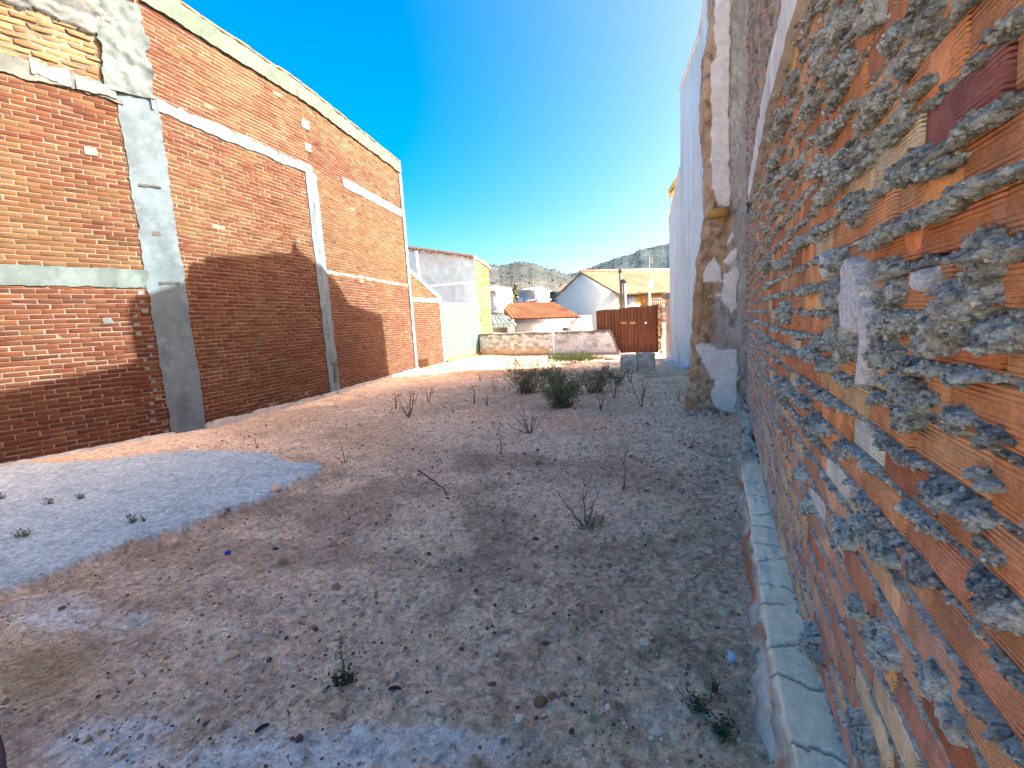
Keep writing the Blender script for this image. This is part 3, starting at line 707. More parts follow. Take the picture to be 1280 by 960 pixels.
def build_right_wall():
    def bend(v):                      # the wall swings gently outwards towards its far end
        v = v.copy(); v[:, 0] += .033 * np.maximum(0, v[:, 1] - 3.0) ** 1.0; return v
    rng = np.random.default_rng(23)
    root = thing('brick_wall', (.45, 2.5, 0), 'rough orange brick wall with squeezed-out grey mortar filling the right side', 'wall')
    topv = lambda Y: 7.0 - (6.75 - Y) * .25
    MR = ribbed_brick(); MM = mat('grey_mortar', rough=.95, ns=70, na=.36, ns2=260, bs=150, bump=1.0, bd=.014)
    mb = MB(); bricks(mb, FR, ru(-1.4), ru(7.38), PV0, 2.68, .258, PH, .014, right_brick_col, rng, jit=.0028, ch=.003, hj=.013, depth=.05)
    mb.warp(bend).build('bricks', MR, root)
    us = [ru(.55)]
    while us[-1] < ru(7.4): us.append(us[-1] + .0024 + .0028 * max(0, us[-1] - ru(.6)))
    us = np.r_[np.arange(ru(-1.4), ru(.55), .02), us]; vs = np.arange(PV0 - .02, 2.68, .0036)
    U, V = np.meshgrid(us, vs, indexing='ij')
    M, white, f = mortar_relief(U, V, rng)
    c = mix((.46, .53, .48), (.66, .73, .66), sstep(-.5, .5, fbm(U * 6, V * 6, oct=4, seed=230) + f * .5))
    c = mix(c, (.20, .195, .17), sstep(.15, .45, fbm(U * 24, V * 24, oct=4, seed=232)) * .5); c = mix(c, (.10, .10, .09), sstep(.25, .45, fbm(U * 75, V * 75, oct=3, seed=234)) * .6)  # dark noise specks paint the shade of small pits into the mortar
    c = mix(c, (.74, .71, .64), sstep(.5, .7, fbm(U * 13, V * 13, oct=4, seed=233)) * .7)
    c = mix(c, (.88, .90, .86), white)
    # crumble sideways too so lumps overhang
    du = fbm(U * 60, V * 60, M * 60, oct=2, seed=240) * .006 * sstep(.0, .02, M) * (1 - white); dv = (fbm(U * 60 + 9, V * 60, M * 60, oct=2, seed=243) * .006 - .25 * np.maximum(M, 0)) * sstep(.0, .02, M) * (1 - white)
    mb = MB(); Pm = FR.P(U + du, V + dv, M); mb.grid(Pm, c, M > -.021, flip=True)
    # loose crumbs of sand and cement clinging all over the squeezed-out joints
    e1 = np.linalg.norm(np.cross(np.gradient(Pm, axis=0), np.gradient(Pm, axis=1)), axis=-1)
    wgt = e1 * (M > -.004) * (white < .3) * (U < ru(3.4)) * (.10 + .90 * np.maximum(sstep(.8, 1.2, V), sstep(.01, .03, M)))
    pick = rng.choice(wgt.size, 52000, p=(wgt / wgt.sum()).ravel()); size = np.exp(rng.normal(-5.5, .36, 52000)) * (.75 + .25 * np.clip(U.ravel()[pick] - ru(.5), 0, 2))
    cc = c.reshape(-1, 3)[pick] * rng.uniform(.6, 1.22, (52000, 1))
    scatter_lumps(mb, Pm.reshape(-1, 3)[pick] + rng.normal(0, .0015, (52000, 3)) - FR.n * size[:, None] * .1 * -1, size, cc, rng, squash=.9)
    mb.warp(bend).build('mortar', MM, root)
    mb = MB(); sheet(mb, FR, np.linspace(0, FR.len, 40), np.array([.1, 2.8, 4.9, 6.9]), lambda U, V: -.030 + 0 * U, (.2, .2, .19), mask=lambda U, V, h: V < topv(U * FR.d[1] - 1.5) + .1); mb.warp(bend).build('bed_joint', MM, root)
    # lintel beam sticking out of the wall
    mb = MB(); slab(mb, FR, 0, ru(5.6), 2.665, 2.88, .05, conc_col((.70, .70, .62), 250), 251, rag=.006, rough=.004, along='u', cell=.03, back=-.1)
    mb.warp(bend).build('concrete_beam', mat('cast_concrete'), root)
    # wall above the beam
    mb = MB()
    bricks(mb, FR, ru(-1.4), ru(7.38), 2.88, 7.0, .258, PH, .018, lambda u, v, r: right_brick_col(u, v * 0 + .6, r) * .9, rng, jit=.008, ch=.006, hj=.02, depth=.05, keep=lambda u, v: v < topv(u * FR.d[1] - 1.5) - .1)
    mb.warp(bend).build('bricks', MR, root)
    mb = MB()
    us = np.arange(ru(2.0), ru(7.4), .02); vs = np.arange(2.88, 6.2, .012)
    U, V = np.meshgrid(us, vs, indexing='ij')
    row = np.round((V - 2.88) / PH); d = np.abs(V - 2.88 - row * PH) / .022; th = fbm(U * 8, row * 5.1, oct=4, seed=261)
    M = np.where(d < 1, -.03 + (.03 + .03 * sstep(-.2, .6, th)) * np.sqrt(np.clip(1 - d * d, 0, 1)), -.03) + fbm(U * 9, V * 9, oct=5, seed=262, gain=.65) * .035
    c = mix((.30, .29, .26), (.55, .53, .48), sstep(-.4, .4, fbm(U * 5, V * 3, oct=4, seed=263)))
    mb.grid(FR.P(U, V, M), c, M > -.012, flip=True); mb.warp(bend).build('mortar', MM, root)
    # body of the wall (behind the facing) and its sloping top
    mb = MB(); a = FR.P(0, 0, -.24); b = FR.P(FR.len, 0, -.24)
    tz = lambda p: topv(p[1])
    mb.poly_prism([a + (0, 0, .05), b + (0, 0, .05), b + (0, 0, 8.02), FR.P(ru(6.75), 7.95, -.24), FR.P(ru(6.75), 7.0, -.24), a + (0, 0, topv(-1.5))][::-1], (.32, 0, 0), (.24, .22, .2))
    mb.build('wall_core', mat('render_grey'), root)
    # footing: cracked cement ledge on broken stone
    ys = np.r_[np.arange(-.6, .9, .06), np.arange(.9, 4.6, .011), np.arange(4.6, 7.4, .03)]
    T = np.linspace(0, 1, 56)
    A, TT = np.meshgrid(ys, T, indexing='ij')
    xin = RA + RK * A + .012; wv = fbm(A * 2.3, A * 0, oct=4, seed=271)
    xo = .215 + .067 * A + wv * .028; xb = .085 + .088 * A + fbm(A * 3.1, A * 0 + 4, oct=4, seed=272) * .05
    zt = .283 + fbm(A * 2, TT * 1.2, oct=3, seed=273) * .012
    low = sstep(2.25, 1.7, A)                                   # nearest stretch: ledge is broken away in two steps
    t1, t2 = .45, .55
    x = np.where(TT < t1, xin + (xo - xin) * TT / t1, np.where(TT < t2, xo - .01 * (TT - t1) / (t2 - t1), xo - .01 + (xb - xo + .01) * ((TT - t2) / (1 - t2)) ** (1.25)))
    z = np.where(TT < t1, zt - .008 * (TT / t1) ** 2, np.where(TT < t2, zt - .008 - .022 * (TT - t1) / (t2 - t1), zt - .03 - (zt + .09) * ((TT - t2) / (1 - t2))))
    side = sstep(t1, t2 + .05, TT)
    rock = fbm(A * 7, z * 11, oct=5, seed=274, gain=.62)
    x = x + side * (rock * .05 + np.abs(fbm(A * 5, z * 5, oct=2, seed=276)) * .03); z = z + fbm(A * 30, TT * 14, oct=3, seed=275) * .003
    far = sstep(3.7, 4.6, A); x = x - far * fbm(A * 8, TT * 5, oct=4, seed=277) * .06; z = z + far * (fbm(A * 7, TT * 4, oct=4, seed=278) * .06 - .03)
    crack = np.zeros_like(A)
    for k, yc in enumerate((1.18, 1.36, 1.62, 1.82, 2.07, 2.22, 2.47, 2.62, 2.86, 3.05, 3.35, 3.62)):
        dd = np.abs(A - (yc + .05 * (TT / t1 - .5) * (1 if k % 3 else -.6) + fbm(TT * 7, A * 0 + k, oct=3, seed=280) * .025)); crack = np.maximum(crack, (1 - sstep(.0025, .009, dd)) * sstep(-.5, .1, fbm(TT * 6, A * 0 + k * 2, oct=2, seed=281) + .25))
    crack *= (TT < t2)
    z = z - crack * .010
    c = mix((.80, .72, .50), (.88, .80, .58), sstep(-.4, .4, fbm(A * 4, TT * 3, oct=4, seed=282)))
    c = mix(c, (.46, .46, .41), sstep(.2, .5, fbm(A * 3, TT * 6, oct=4, seed=283)) * .5)
    c = mix(c, (.12, .12, .11), crack * .85)
    st = mix((.46, .41, .33), (.60, .56, .47), sstep(-.3, .3, rock)); st = mix(st, (.36, .24, .14), sstep(.05, .3, fbm(A * 5, TT * 5, oct=4, seed=284)) * .85); st = mix(st, (.24, .2, .16), sstep(.1, .35, -rock) * .7)
    red = sstep(.03, -.03, np.abs(A - 2.72) - .40) * sstep(.62, .68, TT) * sstep(.97, .9, TT); st = mix(st, (.50, .17, .08), red * .95)
    red2 = sstep(.02, -.02, np.abs(A - 1.38) - .10) * sstep(.66, .72, TT) * sstep(.92, .85, TT); st = mix(st, (.42, .22, .10), red2 * .9)
    c = mix(c, st, side); c = mix(c, (.36, .32, .26), far * .7)
    mb = MB(); mb.grid(np.stack([x, A, z], -1), c, flip=False)
    mb.warp(bend).build('footing_ledge', mat('cracked_cement', rough=.95, ns=20, na=.15, ns2=160, bs=120, bump=.6, bd=.005), root, smooth=True)
build_right_wall()

# broken pier at the end of the wall, with plaster coming away
def build_pier():
    rng = np.random.default_rng(31); Yp = 7.40
    root = thing('masonry_pier', (.6, 7.6, 0), 'broken masonry pier of earth and flaking white plaster ending the rough brick wall', 'pier')
    def xz(pts): return np.array([on_y(x, y, Yp)[[0, 2]] for x, y in pts])
    edge = xz([(857, 517), (858, 500), (863, 475), (865, 450), (866, 425), (869, 380), (871, 345), (873, 320), (880, 288), (884, 258), (884, 200), (882, 150), (877, 112), (881, 60), (892, 0)])
    zs = np.r_[np.linspace(-.15, 6.2, 260), np.linspace(6.3, 8.1, 12)]
    L = np.interp(zs, edge[:, 1], edge[:, 0]) + fbm(zs * 6, zs * 0, oct=5, seed=301, gain=.6) * .035; L[zs > 5.7] += (zs[zs > 5.7] - 5.7) * .01
    Rr = np.full_like(zs, 1.12)
    T = np.linspace(0, 1, 84)
    X = L[:, None] + (Rr - L)[:, None] * T[None]; Z = np.repeat(zs[:, None], 84, 1)
    polys = [  # photograph outlines of what is left of the plaster
        [(868, 432), (876, 428), (885, 430), (900, 438), (922, 437), (921, 517), (914, 517), (903, 514), (897, 512), (890, 502), (889, 488), (894, 480), (886, 466), (878, 450), (872, 440)],
        [(886, 370), (895, 368), (902, 371), (908, 382), (915, 391), (922, 385), (922, 342), (904, 342), (905, 356), (902, 366)],
        [(879, 353), (879, 340), (893, 321), (901, 335), (902, 353)], [(905, 346), (920, 335), (925, 343), (921, 360), (908, 358)], [(909, 302), (917, 284), (918, 292), (913, 303), (907, 310)], [(913, 315), (920, 310), (921, 322), (912, 330), (906, 326)],
        [(893, -30), (912, -30), (913, 60), (911, 130), (912, 200), (913, 258), (896, 258), (889, 225), (889, 130), (887, 90), (896, 70), (893, 40)]]
    wob = fbm(X * 9, Z * 9, oct=5, seed=303, gain=.62) * .035
    pl = np.zeros_like(X)
    for p in polys: pl = np.maximum(pl, sstep(-.006, .008, poly_sd(X.ravel(), Z.ravel(), xz(p)).reshape(X.shape) + wob))
    n = fbm(X * 7, Z * 7, oct=5, seed=305, gain=.62)
    brown = mix((.42, .26, .13), (.54, .40, .25), sstep(-.3, .3, n)); brown = mix(brown, (.20, .14, .09), sstep(.15, .4, fbm(X * 16, Z * 16, oct=3, seed=306)) * .8)
    ochre = sstep(1.2, 1.6, Z) * sstep(2.3, 1.9, Z) * sstep(.62, .5, X); brown = mix(brown, (.40, .25, .12), ochre * .6)
    grey = mix((.42, .40, .34), (.58, .56, .48), sstep(-.4, .4, fbm(X * 5, Z * 4, oct=4, seed=307)))
    tan = mix((.42, .38, .31), (.54, .50, .43), sstep(-.3, .3, n))
    c = mix(brown, tan, sstep(.9, 1.1, Z + wob * 3) * sstep(2.1, 1.7, Z + wob * 3) * sstep(.45, .62, X + wob))
    c = mix(c, grey, sstep(.70, .76, X + wob) * sstep(.4, .6, Z)); c = mix(c, (.50, .48, .42), sstep(.86, .90, X) * .8)
    lav = mix((.82, .80, .70), (.88, .86, .78), sstep(-.3, .3, n)); c = mix(c, lav, pl)
    grn = sstep(.3, .55, fbm(X * 10, Z * 4, oct=4, seed=309)); c = mix(c, (.28, .29, .24), grn * .35 * (1 - pl))
    dep = .02 * pl + n * .05 * (1 - pl) + fbm(X * 25, Z * 25, oct=3, seed=311) * .012 * (1 - pl) + fbm(X * 3, Z * 3, oct=3, seed=312) * .008
    dep -= (sstep(.08, 0, np.hypot((X - .62) / 1.0, (Z - 2.6) / .9)) + .6 * sstep(.07, 0, np.hypot(X - .79, (Z - 1.35) * .8))) * .12      # holes
    crest = X - L[:, None]; dep -= sstep(.10, 0, crest) ** 2 * .07
    mb = MB(); P = np.stack([X, Yp - dep, Z], -1); mb.grid(P, c, flip=False)
    # the pier's flank going back, and its top
    D = np.linspace(0, 1.1, 16); Xf = L[:, None] + .012 * D[None] + fbm(np.repeat(zs[:, None], 16, 1) * 5, D[None] * 5 + 0 * zs[:, None], oct=4, seed=315) * .04 * (D[None] > 0)
    Pf = np.stack([Xf, P[:, :1, 1] + D[None], np.repeat(zs[:, None], 16, 1)], -1); mb.grid(Pf, np.repeat(brown[:, :1], 16, 1), flip=True)
    mb.add([(L[-1], Yp, 8.1), (1.12, Yp, 8.1), (1.12, 8.5, 8.1), (L[-1], 8.5, 8.1), (1.12, Yp, -.2), (1.12, 8.5, -.2)], [np.array([[0, 1, 2, 3]]), np.array([[1, 4, 5, 2]])], (.4, .36, .3))
    mb.build('masonry', mat('earth_plaster', rough=.96, ns=14, na=.14, ns2=90, bs=90, bump=.6, bd=.008), root)
    g = on_y(898, 266, Yp - .1); mb = MB(); mb.box((-.11, -.07, -.05), (.13, .12, .05), (.52, .31, .08)); mb.v[0] = mb.v[0] + RNG.normal(0, .012, mb.v[0].shape) + g
    mb.build('beam_stub', mat('ochre_timber', rough=.85, ns=20, na=.3, bs=60, bump=.5), root)
    mb = MB(); v, f = subdiv_sphere(2)
    for k in range(60):
        s = rng.uniform(.015, .055); p = np.array([.12 + .55 * rng.random() ** 1.5, Yp - .12 - .12 * rng.random(), 0]); p[2] = gz(p[0], p[1]) + s * .3
        mb.add(p + v * s * rng.uniform(.6, 1.2, 3) * (1 + fbm(v[:, 0] * 2 + k, v[:, 1] * 2, v[:, 2] * 2, oct=2, seed=k) * .5)[:, None], f, np.array([(.42, .3, .2), (.5, .44, .36), (.3, .22, .16), (.6, .57, .52)])[k % 4])
    o = mb.build('rubble', mat('pebble'), None); tag(o, 'crumbled earth and plaster rubble lying at the foot of the broken pier', 'rubble', kind='stuff')
build_pier()

# tall white building behind the pier, its parapet stepping down
FW = Frame((1.47, 7.86), (-.17, 15.17), -1)
def build_white_building():
    root = thing('white_building', (1, 12, 0), 'white rendered building on the right with grey rain streaks and a stepped parapet', 'building')
    uy = lambda Y: (Y - 7.86) / FW.d[1]
    prof = [(uy(7.86), 8.78), (uy(9.95), 8.92), (uy(9.98), 9.14), (uy(10.12), 9.14), (uy(10.15), 8.9), (uy(11.5), 8.12), (uy(11.9), 7.62), (uy(13.7), 7.3), (uy(13.74), 5.35), (uy(15.1), 4.28), (uy(15.17), 4.22)]
    pu, pv = np.array(prof).T
    us = np.unique(np.r_[np.linspace(0, FW.len, 90), pu]); T = np.linspace(0, 1, 70)
    A, TT = np.meshgrid(us, T, indexing='ij'); V = -.3 + TT * (np.interp(us, pu, pv)[:, None] + .3)
    n = fbm(A * 1.5, V * 1.5, oct=4, seed=401)
    c = mix((.54, .68, .68), (.60, .74, .75), sstep(-.4, .4, n))
    streak = sstep(.05, .5, fbm(A * 9, V * .55, oct=4, seed=402)); c = mix(c, (.40, .44, .42), streak * .5)
    c = mix(c, (.35, .36, .35), sstep(.75, .1, V + n * .3) * sstep(-.1, .4, fbm(A * 5, V * 2, oct=3, seed=404)) * .8)
    c = mix(c, (.52, .52, .5), sstep(.0, .5, fbm(A * 3, V * 3, oct=5, seed=405)) * .25)
    mb = MB(); mb.grid(FW.P(A, V, fbm(A * 2, V * 2, oct=4, seed=403) * .02), c, flip=True); mb.build('render', mat('lime_plaster', rough=.93, ns=8, na=.08, bs=60, bump=.4), root)
    mb = MB(); pts = [FW.P(0, -.3, -.03)] + [FW.P(u, v, -.03) for u, v in prof] + [FW.P(FW.len, -.3, -.03)]
    mb.poly_prism(pts, (5.0, 1.2, 0), (.72, .72, .73)); mb.build('wall_core', mat('lime_plaster'), root)
    for (u0, v0), (u1, v1) in zip(prof[4:], prof[5:]):
        if u1 - u0 < .1 : continue
        mb = MB()
        mb.poly_prism([FW.P(u0, v0 - .02, .035), FW.P(u1, v1 - .02, .035), FW.P(u1, v1 + .06, .035), FW.P(u0, v0 + .06, .035)], FW.n * -.25, (.78, .79, .78))
        mb.build('parapet_cap', mat('lime_plaster'), root)
    # low return stub and drain kerb at its foot
    mb = MB(); slab(mb, FW, uy(13.0), FW.len + .35, -.1, .10, .16, conc_col((.62, .64, .66), 411), 412, rag=.01, rough=.006, along='u', cell=.05); mb.build('drain_kerb', mat('cast_concrete'), root)
    # yellow awning with its pole, hung from the far gable
    a = thing('awning', (-.2, 15.6, 5.6), 'small yellow awning on a dark bracket poking out past the white building', 'awning')
    Y = 16.2
    q = lambda x, y: on_y(x, y, Y)
    mb = MB(); mb.poly_prism([q(835, 238), q(851, 211), q(853, 215), q(853, 238), q(846, 232), q(838, 241)], (0, .9, 0), (.70, .55, .10)); mb.build('canopy', mat('awning_cloth', rough=.8, ns=6, na=.12, bump=.1), a)
    mb = MB(); mb.tube([q(838.5, 240), q(838.5, 266)], .016, 6, (.35, .35, .37)); mb.tube([q(848, 226), q(848, 262)], .03, 6, (.1, .1, .11)); mb.tube([q(838.5, 240), q(850, 226)], .02, 6, (.1, .1, .11)); mb.build('bracket', mat('dark_metal', rough=.5, ns=20, na=.15, bump=.1), a)
    mb = MB(); mb.tube([q(838.5, 266), q(852, 262)], .02, 6, (.5, .5, .5)); mb.tube([q(842, 248), q(842, 265)], .012, 6, (.4, .4, .4)); mb.tube([q(845, 246), q(845, 264)], .012, 6, (.4, .4, .4)); mb.build('railing', mat('dark_metal'), a)
build_white_building()

# ================================================================== BACK OF THE LOT: stone wall, sheet gate, blocks
def build_back():
    a, b = np.array([-9.0, 20.45]), np.array([-2.25, 19.25])
    fr = Frame(b, a, -1)
    fr = Frame(a, b, 1)                                  # faces the camera
    root = thing('stone_wall', (-5.6, 19.8, 0), 'low rough stone garden wall with flaking whitewash and a dark capping, closing off the lot', 'wall')
    rng = np.random.default_rng(41)
    nu, nv = 330, 60
    us = np.linspace(0, fr.len, nu); T = np.linspace(0, 1, nv); A, TT = np.meshgrid(us, T, indexing='ij')
    end = sstep(fr.len - .55, fr.len - .02, us)
    topv = 1.10 - .10 * us / fr.len + fbm(us * 2.5, us * 0, oct=4, seed=501) * .04 - end ** 2.2 * .85
    V = -.2 + TT * (topv[:, None] + .2)
    n = fbm(A * 5, V * 8, oct=5, seed=502, gain=.62); cell = fbm(A * 3.4, V * 5, oct=2, seed=503)
    left = sstep(3.75, 3.6, A)
    c = mix((.44, .44, .38), (.66, .70, .68), sstep(-.35, .35, n)); c = mix(c, (.22, .19, .15), sstep(.2, .45, -n) * .8)
    c = mix(c, (.62, .40, .16), left * sstep(.55, .1, V + n * .3) * .75)  # warm bounce off the sunlit ground, painted low on the left part
    right = mix((.48, .51, .52), (.66, .72, .74), sstep(-.3, .3, n)); right = mix(right, (.30, .27, .24), sstep(.18, .42, cell + n * .5) * .7)  # cooler right part, painted for its lack of warm bounce
    c = mix(c, right, 1 - left); c = mix(c, (.74, .75, .76), sstep(fr.len - 1.0, fr.len - .6, A + n * .3) * sstep(.3, 0, n) * .85)
    c = mix(c, (.17, .155, .13), sstep(.14, .05, topv[:, None] - V + n * .12)); c = mix(c, (.24, .15, .08), sstep(.14, .03, V) * .8)
    h = n * .045 + np.maximum(0, cell) * .06 - .04 * sstep(.03, .0, topv[:, None] - V)
    mb = MB(); mb.grid(fr.P(A, V, h), c, flip=False)
    back = fr.P(us, topv, np.full(nu, -.26)); top = fr.P(A, V, h)[:, -1]
    mid = (top + back) / 2 + np.array([0, 0, .03]); mb.grid(np.stack([top, mid, back], 1), (.20, .18, .15))
    bt = fr.P(us, np.full(nu, -.3), np.full(nu, -.26)); mb.grid(np.stack([back, bt], 1), (.5, .45, .38))
    e0 = np.stack([fr.P(A, V, h)[-1], fr.P(np.full(nv, fr.len), V[-1], np.full(nv, -.26))], 0); mb.grid(e0, (.55, .53, .5))
    mb.build('stonework', mat('field_stone', rough=.96, ns=12, na=.15, ns2=70, bs=50, bump=.6, bd=.01), root)
    g = gnd(693, 446); u, _ = fr.uv(693, 430); p = fr.P(u, 0, .09)
    o = thing('upright_pipe', (p[0], p[1], 0), 'thin white pipe standing upright against the middle of the low stone wall', 'pipe')
    mb = MB(); mb.tube([p + (0, 0, -.1), p + (0, 0, 1.16)], .024, 8, (.8, .8, .78)); mb.build('pipe', mat('white_paint', (.80, .80, .78), rough=.6, ns=10, na=.08, bump=.1), o)
    mb = MB(); mb.tube([p + (0, 0, 1.15), p + (0, 0, 1.19)], .034, 8, (.8, .8, .78)); mb.build('cap', mat('white_paint'), o)
    # rusty corrugated sheet gate
    o = thing('sheet_gate', (-1.55, 19.3, 0), 'rust brown corrugated metal sheet gate standing at the back of the lot', 'gate')
    ga, gb = on_y(747, 440, 19.62)[:2], on_y(823.5, 440, 19.25)[:2]
    gf = Frame(ga, gb, 1)
    us = np.linspace(0, gf.len, 260); T = np.linspace(0, 1, 40); A, TT = np.meshgrid(us, T, indexing='ij')
    tv = 1.83 + .10 * us / gf.len + .012 * np.sin(us * 5); V = .02 + TT * (tv[:, None] - .02)
    wave = np.abs(((A / .135) % 1) - .5) * 2; prof = sstep(.25, .7, wave) * .03
    st = fbm(A * 8, V * .8, oct=5, seed=511); c = mix((.105, .044, .025), (.145, .060, .033), sstep(-.4, .4, st)); c = mix(c, (.11, .045, .03), sstep(.15, .5, fbm(A * 3, V * 3, oct=4, seed=512)) * .7)
    c = mix(c, (.20, .10, .05), sstep(.3, .55, fbm(A * 14, V * 2, oct=3, seed=513)) * .6)
    c = mix(c, (.13, .08, .05), sstep(.10, .03, tv[:, None] - V) * .6)
    front = gf.P(A, V, prof); mb = MB(); mb.grid(front, c); mb.grid(gf.P(A, V, prof - .006), c, flip=True)
    mb.build('corrugated_sheet', mat('rusty_sheet', rough=.75, ns=9, na=.2, ns2=60, bs=60, bump=.25, metal=.0), o)
    for v in (.35, 1.45):
        mb = MB(); mb.poly_prism([gf.P(0, v, -.015), gf.P(gf.len, v, -.015), gf.P(gf.len, v + .05, -.015), gf.P(0, v + .05, -.015)], gf.n * -.04, (.2, .1, .06)); mb.build('rail', mat('rusty_sheet'), o)
    u, v = gf.uv(807.5, 403.5); c0 = gf.P(u, v, .034)
    mb = MB(); v_, f_ = subdiv_sphere(2); mb.add(c0 + v_ * (.045, .02, .045), f_, (.72, .6, .5)); mb.build('bolt_washer', mat('white_paint'), o)
    for px in (780, 791):
        u, v = gf.uv(px, 403.5); mb = MB(); slab(mb, gf, u - .12, u + .10, v - .05, v + .04, .036, lambda U, V: mix((.34, .19, .11), (.42, .26, .16), sstep(-.2, .2, fbm(U * 20, V * 20, oct=2, seed=4))), 514, rag=.02, rough=.002, cell=.02, back=.0); mb.build('worn_patch', mat('rusty_sheet'), o)
    # toothed end of a demolished wall, and the stub of wall beside the white building
    o = thing('broken_wall_end', (-.35, 19.0, 0), 'narrow toothed brick wall end with pale plaster right beside the rusty gate', 'wall')
    mb = MB(); z = 0; x0 = gb[0] + .03
    for k in range(17):
        w = .16 + .10 * (k % 2) + random.uniform(-.03, .03)
        mb.box((-.05 - (.08 if k % 2 else 0), -.14, z - .05 * (k == 0)), (w, .14, z + .105), np.array([(.26, .16, .11), (.34, .29, .23), (.15, .11, .08)])[k % 3] * random.uniform(.8, 1.1), at=(x0 + .08, 19.15, 0)); z += .113
    mb.build('toothed_brick', mat('old_brick'), o)
    mb = MB(); f2 = Frame((x0 + .1, 18.98), (x0 + .42, 18.98), 1); slab(mb, f2, 0, .3, -.1, 1.15, .03, lambda U, V: mix((.50, .45, .38), (.74, .73, .70), sstep(-.2, .2, fbm(U * 6, V * 4, oct=4, seed=521))), 522, rag=.08, rough=.02, cell=.03, back=-.1); mb.build('plaster', mat('lime_plaster'), o)
    o = thing('wall_stub', (-.1, 16.6, 0), 'weathered tan wall stub with a stone ledge adjoining the far edge of the white building', 'wall')
    s0, s1 = on_y(833.5, 440, 16.6)[:2], on_y(846, 440, 15.4)[:2]
    f3 = Frame(s0, s1, 1)
    def sc(U, V):
        c = mix((.40, .31, .25), (.55, .46, .39), sstep(-.3, .3, fbm(U * 5, V * 4, oct=5, seed=531))); c = mix(c, (.25, .2, .17), sstep(.2, .5, fbm(U * 9, V * 3, oct=4, seed=532)) * .6)
        return mix(c, (.66, .66, .66), sstep(.45, .1, V))
    mb = MB(); slab(mb, f3, 0, f3.len, -.2, 2.05, .02, sc, 533, rag=.03, rough=.015, cell=.04, back=-.5); mb.build('masonry', mat('earth_plaster'), o)
    mb = MB(); slab(mb, f3, -.05, f3.len + .02, 2.05, 2.2, .12, lambda U, V: np.zeros(U.shape + (3,)) + np.array((.22, .21, .2)), 535, rag=.03, rough=.02, along='u', cell=.03, back=-.5); mb.build('ledge_stone', mat('rough_mortar'), o)
    # the far continuation of the white property, low wall towards the gate
    # cut concrete blocks lying in front of the gate
    for k, (px, py, w, h, d, rz, col, lab) in enumerate(((785.5, 461, .50, .40, .45, .12, (.58, .54, .46), 'grey concrete block lying on its side, nearer the stone wall'),
                                            (808, 464.5, .40, .50, .42, -.16, (.56, .50, .40), 'taller concrete block with a pale left end, nearer the white building'))):
        g = gnd(px, py); o = thing('concrete_block', (g[0], g[1], 0), lab, 'block', 'cut concrete blocks by the gate')
        v_, f_ = subdiv_sphere(0)
        mb = MB(); n_ = 9; L = np.linspace(-1, 1, n_)
        for ax in range(3):
            for sg in (-1, 1):
                P = np.zeros((n_, n_, 3)); A, B = np.meshgrid(L, L, indexing='ij'); P[..., ax] = sg; P[..., (ax + 1) % 3] = A; P[..., (ax + 2) % 3] = B
                r = np.linalg.norm(np.maximum(np.abs(P) - .86, 0), axis=-1, keepdims=True); P = np.clip(P, -.86, .86) + np.where(r > 0, (P - np.clip(P, -.86, .86)) / np.maximum(r, 1e-6) * .14, 0)
                P = P * (w / 2, d / 2, h / 2) * (1 + .03 * vnoise(P[..., 0] * 3 + 5 * k, P[..., 1] * 3, P[..., 2] * 3, seed=5)[..., None])
                c_, s_ = math.cos(rz), math.sin(rz); P = np.stack([P[..., 0] * c_ - P[..., 1] * s_, P[..., 0] * s_ + P[..., 1] * c_, P[..., 2]], -1)
                cc = mix(np.array(col) * .8, np.array(col) * 1.2, sstep(-.3, .3, fbm(P[..., 0] * 9 + k, P[..., 2] * 9 + P[..., 1] * 5, oct=4, seed=541)))
                mb.grid(P + (g[0], g[1] + d / 2, h / 2 - .01 + float(gz(g[0], g[1] + d / 2))), cc, flip=(sg < 0))
        mb.build('block_body', mat('cast_concrete'), o)
        if k == 1:  # separate pale plate covering the block's left end
            mb = MB(); mb.box((-w / 2 - .045, -d / 2 - .02, -h / 2), (-w / 2 - .008, d / 2, h / 2 + .02), (.70, .60, .42), rz=rz, at=(g[0], g[1] + d / 2, h / 2)); mb.build('pale_end', mat('pale_board', rough=.85, ns=14, na=.15, bs=50, bump=.3), o)
    for k, (x0, x1, y, lab) in enumerate(((757, 778, 450, 'long pale plank lying flat on the ground before the stone wall'), (700, 762, 448.5, 'weathered board lying along the foot of the stone wall'))):
        p, q = gnd(x0, y), gnd(x1, y); mb = MB(); d = q - p; L = np.linalg.norm(d); mb.box((0, -.09, 0), (L, .09, .05), (.55, .52, .48) if k == 0 else (.25, .18, .12), rz=math.atan2(d[1], d[0]), at=(p[0], p[1], .03))
        tag(mb.build('plank', mat('pale_board')), lab, 'plank')
build_back()

